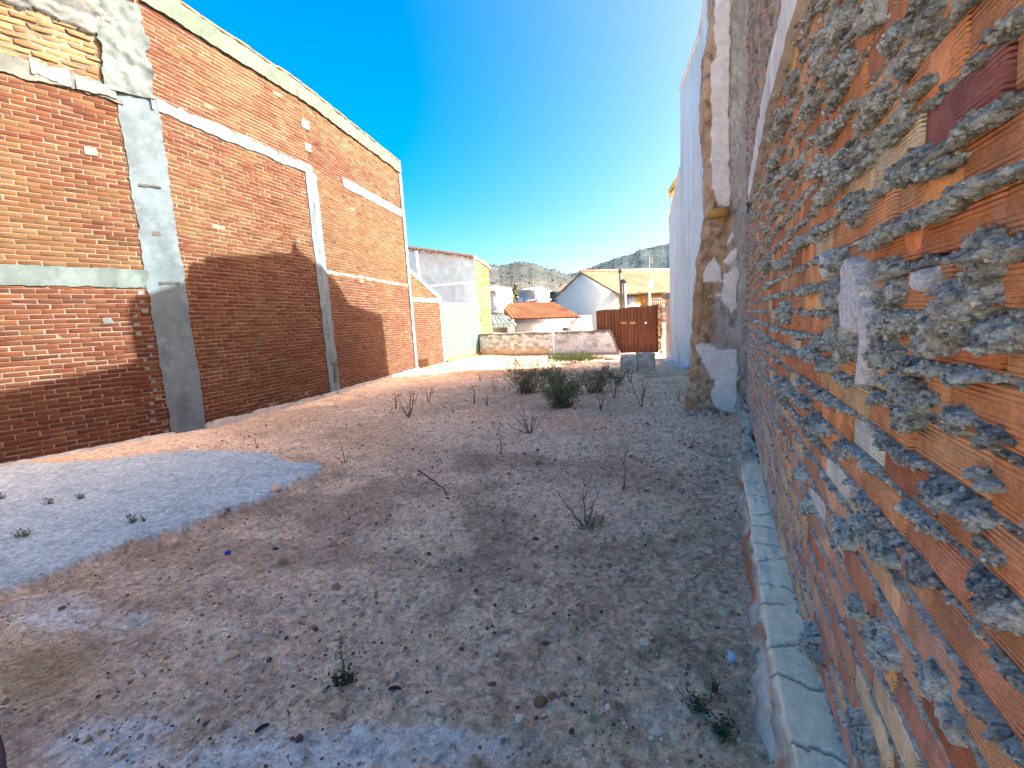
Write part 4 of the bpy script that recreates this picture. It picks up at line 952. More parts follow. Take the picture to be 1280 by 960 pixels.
# ================================================================== HOUSES BEYOND
def roof_sheet(mb, e0, e1, r0, r1, pitch, col, seed, amp=.035, rows=.32):
    """ridged tile slope between eave e0-e1 and ridge r0-r1"""
    e0, e1, r0, r1 = map(lambda q: np.asarray(q, float), (e0, e1, r0, r1))
    W_ = np.linalg.norm(e1 - e0); H_ = np.linalg.norm(r0 - e0); nu = int(W_ / pitch * 5) + 2; nv = max(6, int(H_ / rows * 2))
    A, B = np.meshgrid(np.linspace(0, 1, nu), np.linspace(0, 1, nv), indexing='ij')
    P = (e0 * (1 - A)[..., None] + e1 * A[..., None]) * (1 - B)[..., None] + (r0 * (1 - A)[..., None] + r1 * A[..., None]) * B[..., None]
    up = np.cross(e1 - e0, r0 - e0); up /= np.linalg.norm(up); up *= np.sign(up[2])
    hgt = amp * (np.abs(np.sin(A * W_ / pitch * math.pi)) - .4) + .03 * (1 - (B * H_ / rows) % 1)
    c = mix(np.array(col) * .75, np.array(col) * 1.15, sstep(-.4, .4, fbm(A * W_ * 1.5, B * H_ * 1.5, oct=5, seed=seed)))
    P = P + up * hgt[..., None]; mb.grid(P, c); mb.grid(P - up * .09, c * .7)
    for s_ in (P[:, 0], P[:, -1], P[0], P[-1]): mb.grid(np.stack([s_, s_ - up * .09], 1), np.array(col) * .8)
def quad_wall(mb, a, b, z0, z1, th, col):
    a, b = np.array([a[0], a[1], 0.0]), np.array([b[0], b[1], 0.0]); d = (b - a) / np.linalg.norm(b - a); n = np.array([-d[1], d[0], 0]) * th
    mb.poly_prism([a + (0, 0, z0), b + (0, 0, z0), b + (0, 0, z1), a + (0, 0, z1)], n, col)
TILE = lambda: mat('roof_tile', rough=.9, ns=3, na=.18, ns2=20, bump=.2, bs=20, bd=.02)
PLAS = lambda: mat('house_render', rough=.93, ns=2.5, na=.08, ns2=18, bump=.3, bs=25, bd=.01)

def build_houses():
    # ---- blue-grey house with a yellow brick flank, right behind the lot's left corner
    Y = 20.95; q = lambda x, y: on_y(x, y, Y)
    A_, B_ = q(516, 311), q(593, 322); xr = -9.2; zr = 4.82
    root = thing('corner_house', (-11, 21, -1.8), 'grey-blue rendered house with a yellow brick flank at the back left corner', 'house')
    FH = Frame((-14.6, Y), (xr, Y), 1)
    zt = lambda x: zr + (xr - x) * .235
    us = np.linspace(0, FH.len, 60); A, TT = np.meshgrid(us, np.linspace(0, 1, 60), indexing='ij'); top = zt(FH.o[0] + us)
    V = -2 + TT * (top[:, None] + 2)
    n = fbm(A * 4, V * 4, oct=5, seed=601)
    c = mix((.42, .54, .55), (.50, .62, .63), sstep(-.4, .4, n)); c = mix(c, (.50, .60, .66), sstep(2.5, 3.2, A) * sstep(3.8, 3.2, V) * .6)
    br = sstep(.10, .02, np.abs(V - (top[:, None] - .42)) - .28 * sstep(5.2, 2.5, A) + n * .2) * sstep(2.4, 2.6, A) * sstep(4.6, 3.6, A); c = mix(c, (.42, .36, .33), br * .35)
    mb = MB(); mb.grid(FH.P(A, V, n * .05), c); mb.build('front_wall', PLAS(), root)
    FS = Frame((xr, Y), (xr + .05, 22.6), 1); rng = np.random.default_rng(61)
    mb = MB(); bricks(mb, FS, .0, FS.len, -1.0, zr - .35, .36, .16, .03, lambda u, v, r: np.array([(0.151, 0.112, 0.043), (0.166, 0.126, 0.054), (0.137, 0.086, 0.03), (0.151, 0.101, 0.043)])[r.integers(0, 4, len(u))] * r.uniform(.8, 1.15, (len(u), 1)), rng, jit=.012, ch=.015)
    sheet(mb, FS, np.arange(0, FS.len, .1), np.arange(-2, zr - .12, .06), lambda U, V: -.01 + fbm(U * 4, V * 5, oct=4, seed=603) * .03, lambda U, V: mix((0.137, 0.104, 0.05), (0.18, 0.144, 0.079), sstep(-.3, .3, fbm(U * 2, V * 3, oct=4, seed=604))))
    mb.build('brick_flank', mat('old_brick'), root)
    mb = MB(); slab(mb, FH, FH.len - 5, FH.len, 3.58, 3.70, .03, lambda U, V: np.zeros(U.shape + (3,)) + np.array((.76, .78, .80)), 605, rag=.02, along='u', cell=.08); mb.build('white_band', PLAS(), root)
    mb = MB(); slab(mb, FH, FH.len - 5, FH.len, 2.50, 2.66, .03, lambda U, V: np.zeros(U.shape + (3,)) + np.array((.76, .78, .80)), 606, rag=.02, along='u', cell=.08); mb.build('white_band', PLAS(), root)
    p = q(523.5, 330); mb = MB(); mb.tube([(p[0], Y - .1, zt(p[0]) - .15), (p[0] + .02, Y - .1, 2.0)], .09, 8, (.78, .8, .8)); mb.build('downpipe', mat('white_paint'), root)
    mb = MB(); roof_sheet(mb, (-14.8, Y - .18, zt(-14.8) + .03), (xr + .06, Y - .18, zt(xr) + .03), (-14.8, 22.75, zt(-14.8) - .35), (xr + .12, 22.75, zt(xr) - .35), .25, (.42, .30, .22), 607); mb.build('roof', TILE(), root)
    mb = MB()
    for k in range(16): x = xr - 5.2 * k / 15; mb.box((-.13, -.06, -.05), (.13, .06, .035), np.array([(.55, .38, .38), (.46, .36, .28), (.6, .5, .46)])[k % 3], at=(x, Y - .05, zt(x) - .10))
    mb.build('eave_brick', mat('old_brick'), root)
    mb = MB(); mb.poly_prism([(-14.6, Y + .06, -2), (xr - .06, Y + .06, -2), (xr - .06, Y + .06, zr - .05), (-14.6, Y + .06, zt(-14.6) - .05)], (0, 1.5, 0), (.5, .5, .5)); mb.build('wall_core', PLAS(), root)
    # ---- little annex with a shuttered window and a scalloped awning
    Y = 26.5; q = lambda x, y: on_y(x, y, Y)
    root = thing('window_annex', (*q(618, 410)[:2], -1.8), 'small flat-roofed annex with a grey shuttered window beside the yellow brick flank', 'annex')
    x0, x1 = q(606, 380)[0], q(624.5, 380)[0]
    mb = MB(); mb.box((x0, Y, -1.8), (x1, Y + 2.5, q(615, 363)[2]), (.34, .27, .22)); mb.build('wall', PLAS(), root)
    f = q(614, 367); g = q(624, 388)
    mb = MB(); mb.box((f[0], Y - .06, g[2]), (g[0] - .15, Y + .02, f[2]), (.36, .42, .50)); w = mb.build('window', mat('shutter_grey', (.36, .42, .50), rough=.6, ns=30, na=.08, bump=.1), root)
    mb = MB(); mb.box((g[0] - .15, Y - .1, q(624, 391)[2]), (g[0] + .12, Y + .05, q(625, 362)[2]), (.72, .70, .60)); mb.build('frame', mat('white_paint'), w)
    mb = MB(); mb.box((x0 - .1, Y - .25, q(615, 363.5)[2]), (q(621.5, 363)[0], Y + 2.6, q(615, 358)[2]), (.66, .68, .68)); mb.build('roof_slab', PLAS(), root)
    mb = MB(); mb.box((x0, Y - .12, q(615, 393)[2]), (g[0] + .3, Y + .02, q(615, 389)[2]), (.2, .22, .22)); mb.build('sill', PLAS(), root)
    o = thing('scalloped_awning', (*q(628, 400)[:2], .9), 'pale green scalloped awning sloping down just left of the red roof', 'awning')
    mb = MB(); e0, e1 = on_y(615, 406, 25.3), on_y(645, 404, 25.3); r0, r1 = q(614, 392), q(628, 392)
    roof_sheet(mb, e0, e1, r0, r1, .3, (0.13, 0.176, 0.162), 611, amp=.03); mb.build('canopy', mat('awning_cloth'), o)
    mb = MB(); n_ = 9
    for k in range(n_):
        a = e0 + (e1 - e0) * k / n_; b = e0 + (e1 - e0) * (k + 1) / n_; mb.poly_prism([a, b, b + (0, 0, -.16), (a + b) / 2 + (0, 0, -.24), a + (0, 0, -.16)], (0, .04, 0), (.40, .50, .46) if k % 2 else (.3, .4, .37))
    mb.build('valance', mat('awning_cloth'), o)
    # ---- low house with the orange tiled roof
    Y = 25.6; q = lambda x, y, Y=Y: on_y(x, y, Y)
    root = thing('low_tiled_house', (*q(680, 405)[:2], -1.8), 'low white house with a bright orange tiled roof just above the stone wall', 'house')
    e0, e1 = q(639, 398.5), q(727, 396.5); r0, r1 = on_y(625, 379.5, 28.2), on_y(692, 378, 28.2)
    mb = MB(); roof_sheet(mb, e0, e1, r0, r1, .26, (0.166, 0.061, 0.025), 621); mb.build('roof', TILE(), root)
    mb = MB(); a, b = e0 + (.15, .35, 0), e1 + (-.05, .35, 0); quad_wall(mb, a, b, -1.8, e0[2] - .06, 3.2, (.42, .44, .46)); mb.build('wall', PLAS(), root)
    f = q(679, 403); g = q(683.5, 409); mb = MB(); mb.box((f[0], Y + .28, g[2]), (g[0], Y + .36, f[2]), (.03, .035, .035)); w = mb.build('window', mat('dark_glass', (.03, .035, .04), rough=.15, ns=4, na=.05, bump=0), root)
    f = q(702, 409.5); g = q(713, 412); mb = MB(); mb.box((f[0], Y + .2, g[2] - .1), (g[0], Y + .36, f[2]), (.12, .12, .12)); mb.build('window_ledge', PLAS(), root)
    o = thing('garden_wall', (*on_y(660, 410, 23)[:2], -1.8), 'bright white low wall seen just over the stone wall below the orange roof', 'wall')
    mb = MB(); a, b = on_y(645, 405.5, 23), on_y(700, 404, 23); quad_wall(mb, a, b, -1.8, b[2], .2, (0.396, 0.403, 0.403)); mb.build('wall', PLAS(), o)
    mb = MB(); quad_wall(mb, a - (0, .03, 0), b - (0, .03, 0), b[2] + .002, b[2] + .07, .26, (0.36, 0.36, 0.36)); mb.build('capping', PLAS(), o)
    # ---- gabled house: white gable wall to the left, yellow front to the right
    root = thing('gabled_house', (-3.5, 31.5, -1.8), 'white gabled house with a tan tiled roof and a yellow front behind the rusty gate', 'house')
    c0 = on_y(768, 372, 29.5); c0[2] = 0                                   # corner between gable and yellow front
    dg = np.array([-math.cos(R(30)), math.sin(R(30)), 0]); df = np.array([math.cos(R(52)), math.sin(R(52)), 0])
    df = np.array([math.sin(R(30)), math.cos(R(30)), 0]) * 0 + np.array([math.cos(R(42)), math.sin(R(42)), 0])
    def along(d, x, y):                                                     # where the sight line meets the vertical plane through the corner
        n_ = np.array([-d[1], d[0], 0]); v = ray(x, y); t = ((c0 - CAMP) @ n_) / (v @ n_); return CAMP + t * v
    ez = along(df, 770, 365)[2]
    wl = along(dg, 690, 380); gl = (wl - c0) @ dg; ap = along(dg, 727, 341.5); au = (ap - c0) @ dg; az = ap[2]
    gl = 2 * au; ez = min(ez, az - .5)
    fl = (along(df, 900, 365) - c0) @ df; fl = min(max(fl, 7), 11)
    z0 = -1.8
    G = lambda u, z, n_=0.0: c0 + dg * u + np.array([0, 0, z]) + n_ * df
    Fp = lambda u, z, n_=0.0: c0 + df * u + np.array([0, 0, z]) - n_ * dg
    mb = MB(); mb.poly_prism([G(0, z0), G(0, ez), G(au, az), G(gl, ez), G(gl, z0)], df * .3, (.48, .55, .50)); mb.build('gable_wall', PLAS(), root)
    mb = MB(); mb.poly_prism([Fp(.3, z0), Fp(fl, z0), Fp(fl, ez), Fp(.3, ez)], dg * .3, (0.302, 0.216, 0.043)); mb.build('front_wall', mat('yellow_render', rough=.9, ns=3, na=.07, bump=.2), root)
    mb = MB(); mb.poly_prism([G(gl, z0), G(gl, ez), G(gl, ez) + df * fl, G(gl, z0) + df * fl][::-1], dg * -.3, (.66, .66, .70)); mb.build('rear_wall', PLAS(), root)
    mb = MB(); mb.poly_prism([G(0, z0) + df * fl, G(0, ez) + df * fl, G(au, az) + df * fl, G(gl, ez) + df * fl, G(gl, z0) + df * fl][::-1], df * -.3, (.66, .66, .70)); mb.build('gable_wall', PLAS(), root)
    sl_ = (az - ez) / au
    mb = MB(); roof_sheet(mb, G(-.45, ez - .45 * sl_ + .08) - df * .06, G(-.45, ez - .45 * sl_ + .08) + df * (fl + .3), G(au, az + .08) - df * .06, G(au, az + .08) + df * (fl + .3), .26, (0.137, 0.112, 0.065), 631)
    roof_sheet(mb, G(gl + .45, ez - .45 * sl_ + .08) - df * .06, G(gl + .45, ez - .45 * sl_ + .08) + df * (fl + .3), G(au, az + .08) - df * .06, G(au, az + .08) + df * (fl + .3), .26, (0.137, 0.112, 0.065), 632)
    rf = mb.build('roof', TILE(), root)
    mb = MB(); mb.tube([G(au, az + .14) - df * .06, G(au, az + .14) + df * (fl + .3)], .09, 6, (.5, .4, .26)); mb.build('ridge_tile', TILE(), rf)
    w = along(df, 788, 376); u = (w - c0) @ df; wz = along(df, 788, 369)[2]; wb = along(df, 788, 381.5)[2]
    mb = MB(); mb.poly_prism([Fp(u - .4, wb, .04), Fp(u + .4, wb, .04), Fp(u + .4, wz, .04), Fp(u - .4, wz, .04)], dg * .1, (.66, .72, .78)); ww = mb.build('window', mat('shutter_pale', (.13, .16, .20), rough=.6, ns=20, na=.06, bump=.1), root)
    mb = MB(); mb.poly_prism([Fp(u - .62, wb - .1, .1), Fp(u + .62, wb - .1, .1), Fp(u + .62, wb, .1), Fp(u - .62, wb, .1)], dg * .2, (.8, .78, .6)); mb.build('sill', mat('white_paint'), ww)
    ub = (along(df, 803, 370) - c0) @ df - .6; bz = along(df, 815, 376)[2]
    mb = MB(); mb.poly_prism([Fp(ub + .5, bz - .6, .06), Fp(fl - .2, bz - .6, .06), Fp(fl - .2, ez - .25, .06), Fp(ub + .5, ez - .25, .06)], dg * .1, (.34, .16, .05)); mb.build('balcony_recess', mat('ochre_timber', rough=.85, ns=20, na=.3, bs=60, bump=.5), root)
    mb = MB(); mb.poly_prism([Fp(ub + .05, bz - 1.3, .9), Fp(ub + .38, bz - 1.3, .9), Fp(ub + .28, bz + .5, .9), Fp(ub + .15, bz + .5, .9)], dg * .2, (.26, .22, .13)); mb.build('balcony_post', mat('yellow_render'), root)
    mb = MB(); mb.poly_prism([Fp(ub + .4, bz, .9), Fp(fl, bz, .9), Fp(fl, bz + .12, .9), Fp(ub + .4, bz + .12, .9)], dg * .16, (.26, .26, .25)); mb.poly_prism([Fp(ub + .4, bz - 1.0, .9), Fp(fl, bz - 1.0, .9), Fp(fl, bz - .82, .9), Fp(ub + .4, bz - .82, .9)], dg * .16, (.26, .26, .25))
    for k in range(int((fl - ub) / .16)): p = Fp(ub + .5 + k * .16, 0, .85); mb.tube([p + (0, 0, bz - .85), p + (0, 0, bz - .6), p + (0, 0, bz - .3), p + (0, 0, bz)], [.03, .055, .03, .035], 6, (.26, .26, .25))
    mb.poly_prism([Fp(ub + .2, bz - 1.02, .0), Fp(fl, bz - 1.02, .0), Fp(fl, bz - 1.02, 1.0), Fp(ub + .2, bz - 1.02, 1.0)], (0, 0, -.15), (.25, .24, .2))
    mb.build('balustrade', mat('house_render'), root)
    # dish, poles
    p = along(df, 812, 357) - df * 0 - dg * (-.2); p = Fp((along(df, 812, 357) - c0) @ df - .7, along(df, 812, 357)[2] + .02, .75)
    o = thing('satellite_dish', p, 'white satellite dish on the eave of the yellow fronted house', 'satellite dish')
    v_, f_ = subdiv_sphere(2); ddir = np.array([-.25, -.9, .35]); ddir /= np.linalg.norm(ddir); ax = np.cross(ddir, (0, 0, 1)); ax /= np.linalg.norm(ax); ay = np.cross(ax, ddir)
    rr, th = np.meshgrid(np.linspace(0, .27, 8), np.linspace(0, 2 * math.pi, 25), indexing='ij')
    D = p + (rr * np.cos(th))[..., None] * ax * .8 + (rr * np.sin(th))[..., None] * ay + (rr ** 2 * .7)[..., None] * ddir
    mb = MB(); mb.grid(D, (.8, .8, .8)); mb.grid(D - ddir * .02, (.7, .7, .7)); mb.build('dish', mat('white_paint'), o)
    mb = MB(); mb.tube([p - ddir * .02, p - ddir * .25, p - ddir * .25 + (0, 0, -.45)], .03, 6, (.4, .4, .4)); mb.build('bracket', mat('dark_metal'), o)
    mb = MB(); mb.tube([p - ay * .4, p + ddir * .35 - ay * .1], .015, 5, (.4, .4, .4)); mb.build('feed_arm', mat('dark_metal'), o)
    for px, yt, wd, lab in ((777, 340, .075, 'tall thin grey mast standing before the yellow house front'), (781.5, 353, .10, 'shorter thick pale flue pipe standing close beside the tall mast')):
        p = on_y(px, 380, 27.5); zt_ = on_y(px - (.0), yt, 27.5)[2]; o = thing('mast' if px == 777 else 'flue_pipe', (p[0], p[1], -1.8), lab, 'mast' if px == 777 else 'flue')
        mb = MB(); mb.tube([(p[0], p[1], -1.8), (p[0] - .02, p[1], zt_)], wd, 8, (.12, .11, .105) if px == 777 else (.2, .19, .18)); mb.build('pole', mat('pole_grey', rough=.7, ns=8, na=.15, bump=.2), o)
        mb = MB(); mb.tube([(p[0] - .02, p[1], zt_ - .02), (p[0] - .02, p[1], zt_ + .18)], wd * 1.5, 8, (.06, .055, .05)); mb.build('cap', mat('pole_grey'), o)
    # aerial
    p = Fp((along(df, 806, 345) - c0) @ df + 2.0, 0, -1.5); o = thing('aerial', (p[0], p[1], az - .6), 'thin television aerial on the tan tiled roof', 'aerial')
    mb = MB(); mb.tube([(p[0], p[1], ez + .3), (p[0], p[1], az + .9)], .02, 5, (.3, .3, .3)); mb.build('pole', mat('dark_metal'), o)
    mb = MB()
    for k in range(4): mb.tube([(p[0] - .25, p[1], az + .5 + k * .1), (p[0] + .25, p[1], az + .5 + k * .1)], .01, 4, (.3, .3, .3))
    mb.build('crossbars', mat('dark_metal'), o)
    # ---- another tan roof peeping out to the left of the gable
    Y = 42.0; q = lambda x, y, Y=Y: on_y(x, y, Y)
    root = thing('tan_roof_house', (*q(705, 390)[:2], -1.8), 'house with pale tan roof slopes showing at the left of the white gable', 'house')
    mb = MB(); roof_sheet(mb, q(690, 370), q(735, 366), on_y(703, 355, 46), on_y(738, 346, 46), .3, (0.151, 0.13, 0.094), 641); mb.build('roof', TILE(), root)
    mb = MB(); a, b = q(691, 371), q(735, 367); quad_wall(mb, a + (.1, .3, 0), b + (0, .3, 0), -1.8, min(a[2], b[2]) - .05, 3, (.5, .46, .42)); mb.build('wall', PLAS(), root)
    f = q(690, 366); mb = MB(); mb.box((-.5, -.1, -.35), (.5, .3, .3), (.10, .10, .10), at=q(694, 368.5)); mb.build('window', mat('dark_glass'), root)
    Y = 50.0; root = thing('grey_roof_house', (*on_y(720, 380, Y)[:2], -1.8), 'grey sloping roof edge higher up behind the tan roof', 'house')
    mb = MB(); roof_sheet(mb, on_y(700, 356, Y), on_y(738, 344, Y), on_y(708, 351, 54), on_y(740, 338.5, 54), .3, (0.13, 0.119, 0.104), 643); mb.build('roof', TILE(), root)
    mb = MB(); a, b = on_y(701, 357, Y), on_y(738, 346, Y); mb.poly_prism([(a[0], Y + .3, -1.8), (b[0], Y + .3, -1.8), (b[0], Y + .3, b[2] - .1), (a[0], Y + .3, a[2] - .1)], (0, 3.5, 0), (.5, .47, .42)); mb.build('wall', PLAS(), root)
    # ---- white house further off
    Y = 62.0; q = lambda x, y, Y=Y: on_y(x, y, Y)
    root = thing('white_block_house', (*q(667, 385)[:2], -1.8), 'white flat house with small blue windows in the distance above the orange roof', 'house')
    c1 = q(665.5, 380); zt_ = q(665.5, 363)[2]; dl = np.array([-.86, .5, 0]); dr = np.array([.93, .36, 0])
    def pl(d, x, y):
        n_ = np.array([-d[1], d[0], 0]); v = ray(x, y); t = ((c1 - CAMP) @ n_) / (v @ n_); return CAMP + t * v
    ul = (pl(dl, 641, 375) - c1) @ dl; ur = (pl(dr, 690, 375) - c1) @ dr; b2 = np.array([c1[0], c1[1], 0])
    mb = MB(); mb.poly_prism([b2 + (0, 0, -1.8), b2 + dr * ur + (0, 0, -1.8), b2 + dr * ur + (0, 0, zt_ - .3), b2 + dr * ur * .45 + (0, 0, zt_ + .5), b2 + (0, 0, zt_)], dl * ul, (0.259, 0.274, 0.281)); mb.build('wall', PLAS(), root)
    mb = MB(); mb.poly_prism([b2 - dr * .12 + (0, 0, zt_ - .1), b2 - dr * .12 + dl * ul + (0, 0, zt_ - .1), b2 - dr * .12 + dl * ul + (0, 0, zt_ + .12), b2 - dr * .12 + (0, 0, zt_ + .12)], dr * .3, (0.259, 0.274, 0.274)); mb.build('parapet', PLAS(), root)
    nl = np.array([dl[1], -dl[0], 0]) * -1
    if nl @ (CAMP - c1) < 0: nl = -nl
    for px in (650, 660):
        p = pl(dl, px, 375); u = (p - c1) @ dl; mb = MB(); a = b2 + dl * (u - .6) + nl * .04; b = b2 + dl * (u + .6) + nl * .04; z1, z2 = pl(dl, px, 372)[2], pl(dl, px, 378)[2]
        mb.poly_prism([a + (0, 0, z2), b + (0, 0, z2), b + (0, 0, z1), a + (0, 0, z1)], -nl * .1, (.30, .36, .42)); mb.build('window', mat('shutter_grey'), root)
    o = thing('brown_shed_roof', (*on_y(665, 377, 48)[:2], -1.8), 'small dark brown roof edge below the distant white house', 'shed')
    mb = MB(); roof_sheet(mb, on_y(657, 378, 48), on_y(672, 375, 48), on_y(660, 375.5, 50), on_y(672, 373, 50), .3, (.26, .18, .13), 645); mb.build('roof', TILE(), o)
    mb = MB(); a, b = on_y(657, 380, 48), on_y(672, 380, 48); quad_wall(mb, a + (.1, .2, 0), b + (0, .2, 0), -1.8, on_y(665, 377.5, 48)[2] - .1, 1.5, (.72, .64, .54)); mb.build('wall', PLAS(), o)
build_houses()

# ================================================================== TREES AND HILLS
def leaf_cloud(mb, n, centre, rad, size, rng, pal, lumps=9):
    cs = rng.normal(0, .45, (lumps, 3)) * rad; rs = rng.uniform(.35, .6, lumps)
    k = rng.integers(0, lumps, n); d = rng.normal(0, 1, (n, 3)); d /= np.linalg.norm(d, axis=1)[:, None]
    p = centre + cs[k] + d * (rs[k] * rng.uniform(.55, 1.05, n))[:, None] * rad
    a = rng.normal(0, 1, (n, 3)); a /= np.linalg.norm(a, axis=1)[:, None]; b = np.cross(a, rng.normal(0, 1, (n, 3))); b /= np.linalg.norm(b, axis=1)[:, None]
    s = size * rng.uniform(.6, 1.3, n)[:, None]
    P = np.stack([p - a * s, p + b * s * .5, p + a * s, p - b * s * .5], 1)
    mb.add(P.reshape(-1, 3), np.arange(4 * n).reshape(n, 4), np.repeat(np.array(pal)[rng.integers(0, len(pal), n)] * rng.uniform(.7, 1.2, (n, 1)), 4, 0))
def build_trees():
    rng = np.random.default_rng(71)
    for k, (x, yb, yt, hw, Y, lab) in enumerate(((636, 385, 361.5, 8, 44, 'dark bushy tree behind the shuttered annex'), (628, 384, 359, 5, 47, 'narrow dark cypress-like tree at the annex roof'), (650, 376, 359, 6, 75, 'round dark tree behind the distant white house'), (645, 379, 366, 7, 46, 'olive green low tree in front of the white house'))):
        base = on_y(x, yb, Y); top = on_y(x, yt, Y)[2]; rx = hw * px_size(base); z0 = -1.8; h = top - z0
        o = thing('tree', (base[0], base[1], z0), lab, 'tree')
        mb = MB(); mb.tube([(base[0], base[1], z0), (base[0] + .1, base[1], z0 + h * .35), (base[0], base[1], z0 + h * .7)], [.16, .12, .05], 7, (.16, .12, .08))
        for j in range(4): a = j * 1.6; mb.tube([(base[0], base[1], z0 + h * .35), (base[0] + rx * .5 * math.cos(a), base[1] + rx * .5 * math.sin(a), z0 + h * .65)], [.07, .02], 5, (.16, .12, .08))
        mb.build('trunk', mat('bark', rough=.95, ns=20, na=.25, bs=40, bump=.5), o)
        mb = MB(); leaf_cloud(mb, 2600, np.array([base[0], base[1], z0 + h * .62]), np.array([rx, rx, h * .36]), .13, rng, [(.05, .075, .03), (.07, .10, .04), (.035, .055, .025), (.09, .11, .045)] if k != 3 else [(.12, .13, .05), (.10, .12, .04), (.16, .15, .07)])
        mb.build('crown', mat('leaf', rough=.7, ns=3, na=.2, bump=0), o)
build_trees()

def ridge_z(az_px, D, pts):
    return None
def build_hills():
    rng = np.random.default_rng(81)
    def hill(name, sky_pts, D0, D1, seed, palette, bright):
        # silhouette heights measured at the crest distance, terrain swelling up to it
        xs = np.array([p[0] for p in sky_pts], float); ys = np.array([p[1] for p in sky_pts], float)
        pts = []
        for x, y in zip(xs, ys):
            v = ray(x, y); t = D1 / math.hypot(v[0], v[1]); pts.append((math.atan2(v[0], v[1]), EYE + v[2] * t))
        an, zz = np.array(pts).T
        A = np.linspace(an.min(), an.max(), 420); crest = np.interp(A, an, zz)
        crest = crest + fbm(A * 60, A * 0, oct=4, seed=seed) * D1 * .0022
        T = np.linspace(0, 1.25, 130)
        AA, TT = np.meshgrid(A, T, indexing='ij'); Dd = D0 + (D1 - D0) * TT
        X, Y = np.sin(AA) * Dd, np.cos(AA) * Dd
        Z = -2 + (crest[:, None] + 2) * np.where(TT < 1, sstep(0, 1.08, TT) / sstep(0, 1.08, np.array(1.0)), 1 - (TT - 1) * 1.2)
        gul = fbm(X * .006, Y * .006, oct=5, seed=seed + 3)
        Z = Z + gul * 16 * np.sin(np.clip(TT, 0, 1) * math.pi) * (D1 / 1000)
        n = fbm(X * .012, Y * .012, oct=5, seed=seed + 5, gain=.6); n2 = fbm(X * .05, Y * .05, oct=4, seed=seed + 8)
        c = mix(palette[0], palette[1], sstep(-.3, .3, n + n2 * .5)); c = mix(c, palette[2], sstep(.05, .4, n2 + .5 * gul + (TT - .62) * 1.1) * .85)
        c = mix(c, palette[3], sstep(.35, .55, fbm(X * .03, Y * .02, oct=4, seed=seed + 9)) * .6)
        mb = MB(); mb.grid(np.stack([X, Y, Z], -1), c * bright)
        o = mb.build(name, mat('hill_scrub', rough=.95, ns=.05, na=.2, ns2=.35, bs=.2, bump=.6, bd=3), smooth=True); tag(o, kind='structure')
        # scrub dotted over the slopes
        N = 5200; i = rng.integers(30, 390, N); j = (rng.random(N) * 100).astype(int) + 5
        keep = n2[i, j] + (TT[i, j] - .5) * .8 > -.15 + rng.random(N) * .5; i, j = i[keep], j[keep]
        P = np.stack([X[i, j], Y[i, j], Z[i, j]], -1) + rng.normal(0, 3, (len(i), 3)) * (1, 1, 0); s = rng.uniform(.7, 2.0, len(i)) * D1 / 1000
        m2 = MB(); scatter_lumps(m2, P, s, np.array(palette[2]) * rng.uniform(.8, 1.25, (len(i), 1)), rng)
        return m2
    a = hill('hills', [(420, 330), (540, 329), (600, 333), (625, 333), (650, 330.5), (665, 331), (680, 337), (700, 343), (712, 346), (730, 352), (780, 368), (830, 380)], 190, 800, 701, ((.038, .052, .050), (.062, .070, .062), (.026, .042, .044), (.078, .084, .08)), .85)  # both hill palettes shifted blue-green, distance haze painted into the slope colour
    b = hill('hills', [(560, 400), (620, 372), (680, 352), (705, 345.5), (730, 339), (750, 331), (765, 325.5), (790, 318), (805, 313.5), (820, 311), (834, 308), (870, 300), (950, 296), (1100, 320)], 330, 1150, 731, ((.034, .066, .070), (.052, .080, .082), (.024, .054, .058), (.074, .094, .098)), .9)
    for m2, lab in ((a, 'dark scrub dotted over the nearer hill slope'), (b, 'dark scrub dotted over the taller hill on the right')):
        tag(m2.build('hill_scrub', mat('leaf')), lab, 'scrub', kind='stuff')
build_hills()

# ================================================================== WEEDS, STONES AND SMALL THINGS ON THE GROUND
RV = np.array([math.cos(YAW), math.sin(YAW), 0])
DV = np.array([-math.sin(YAW), math.cos(YAW), 0])
def spot(px, py):
    g = gnd(px, py); z = float(gz(g[0], g[1])); g = gnd(px, py, z); return np.array([g[0], g[1], float(gz(g[0], g[1]))])
DRY = lambda: mat('dry_stalk', rough=.9, ns=30, na=.2, bump=0)
def curve(a, b, bend, n=7):
    t = np.linspace(0, 1, n)[:, None]; return a * (1 - t) + b * t + bend * (4 * t * (1 - t))
def add_stem(mb, a, b, r0, r1, col, rng, bend=.08, twigs=0, tw_len=.15, leaf=None, leaf_s=.02, leaves=0):
    L = np.linalg.norm(b - a); P = curve(a, b, rng.normal(0, bend, 3) * L * (1, 1, .3)); P[1:-1] += rng.normal(0, .012, (5, 3)) * L
    mb.tube(P, np.linspace(r0, r1, 7), 5, col)
    out = [P]
    for _ in range(twigs):
        k = rng.integers(2, 6); d = rng.normal(0, 1, 3); d[2] = abs(d[2]) * .8 + .5; d /= np.linalg.norm(d); q = P[k] + d * L * tw_len * rng.uniform(.5, 1.3)
        T = curve(P[k], q, rng.normal(0, .1, 3) * L * .1, 4); mb.tube(T, np.linspace(r0 * .5, r1 * .6, 4), 4, col); out.append(T)
    return out
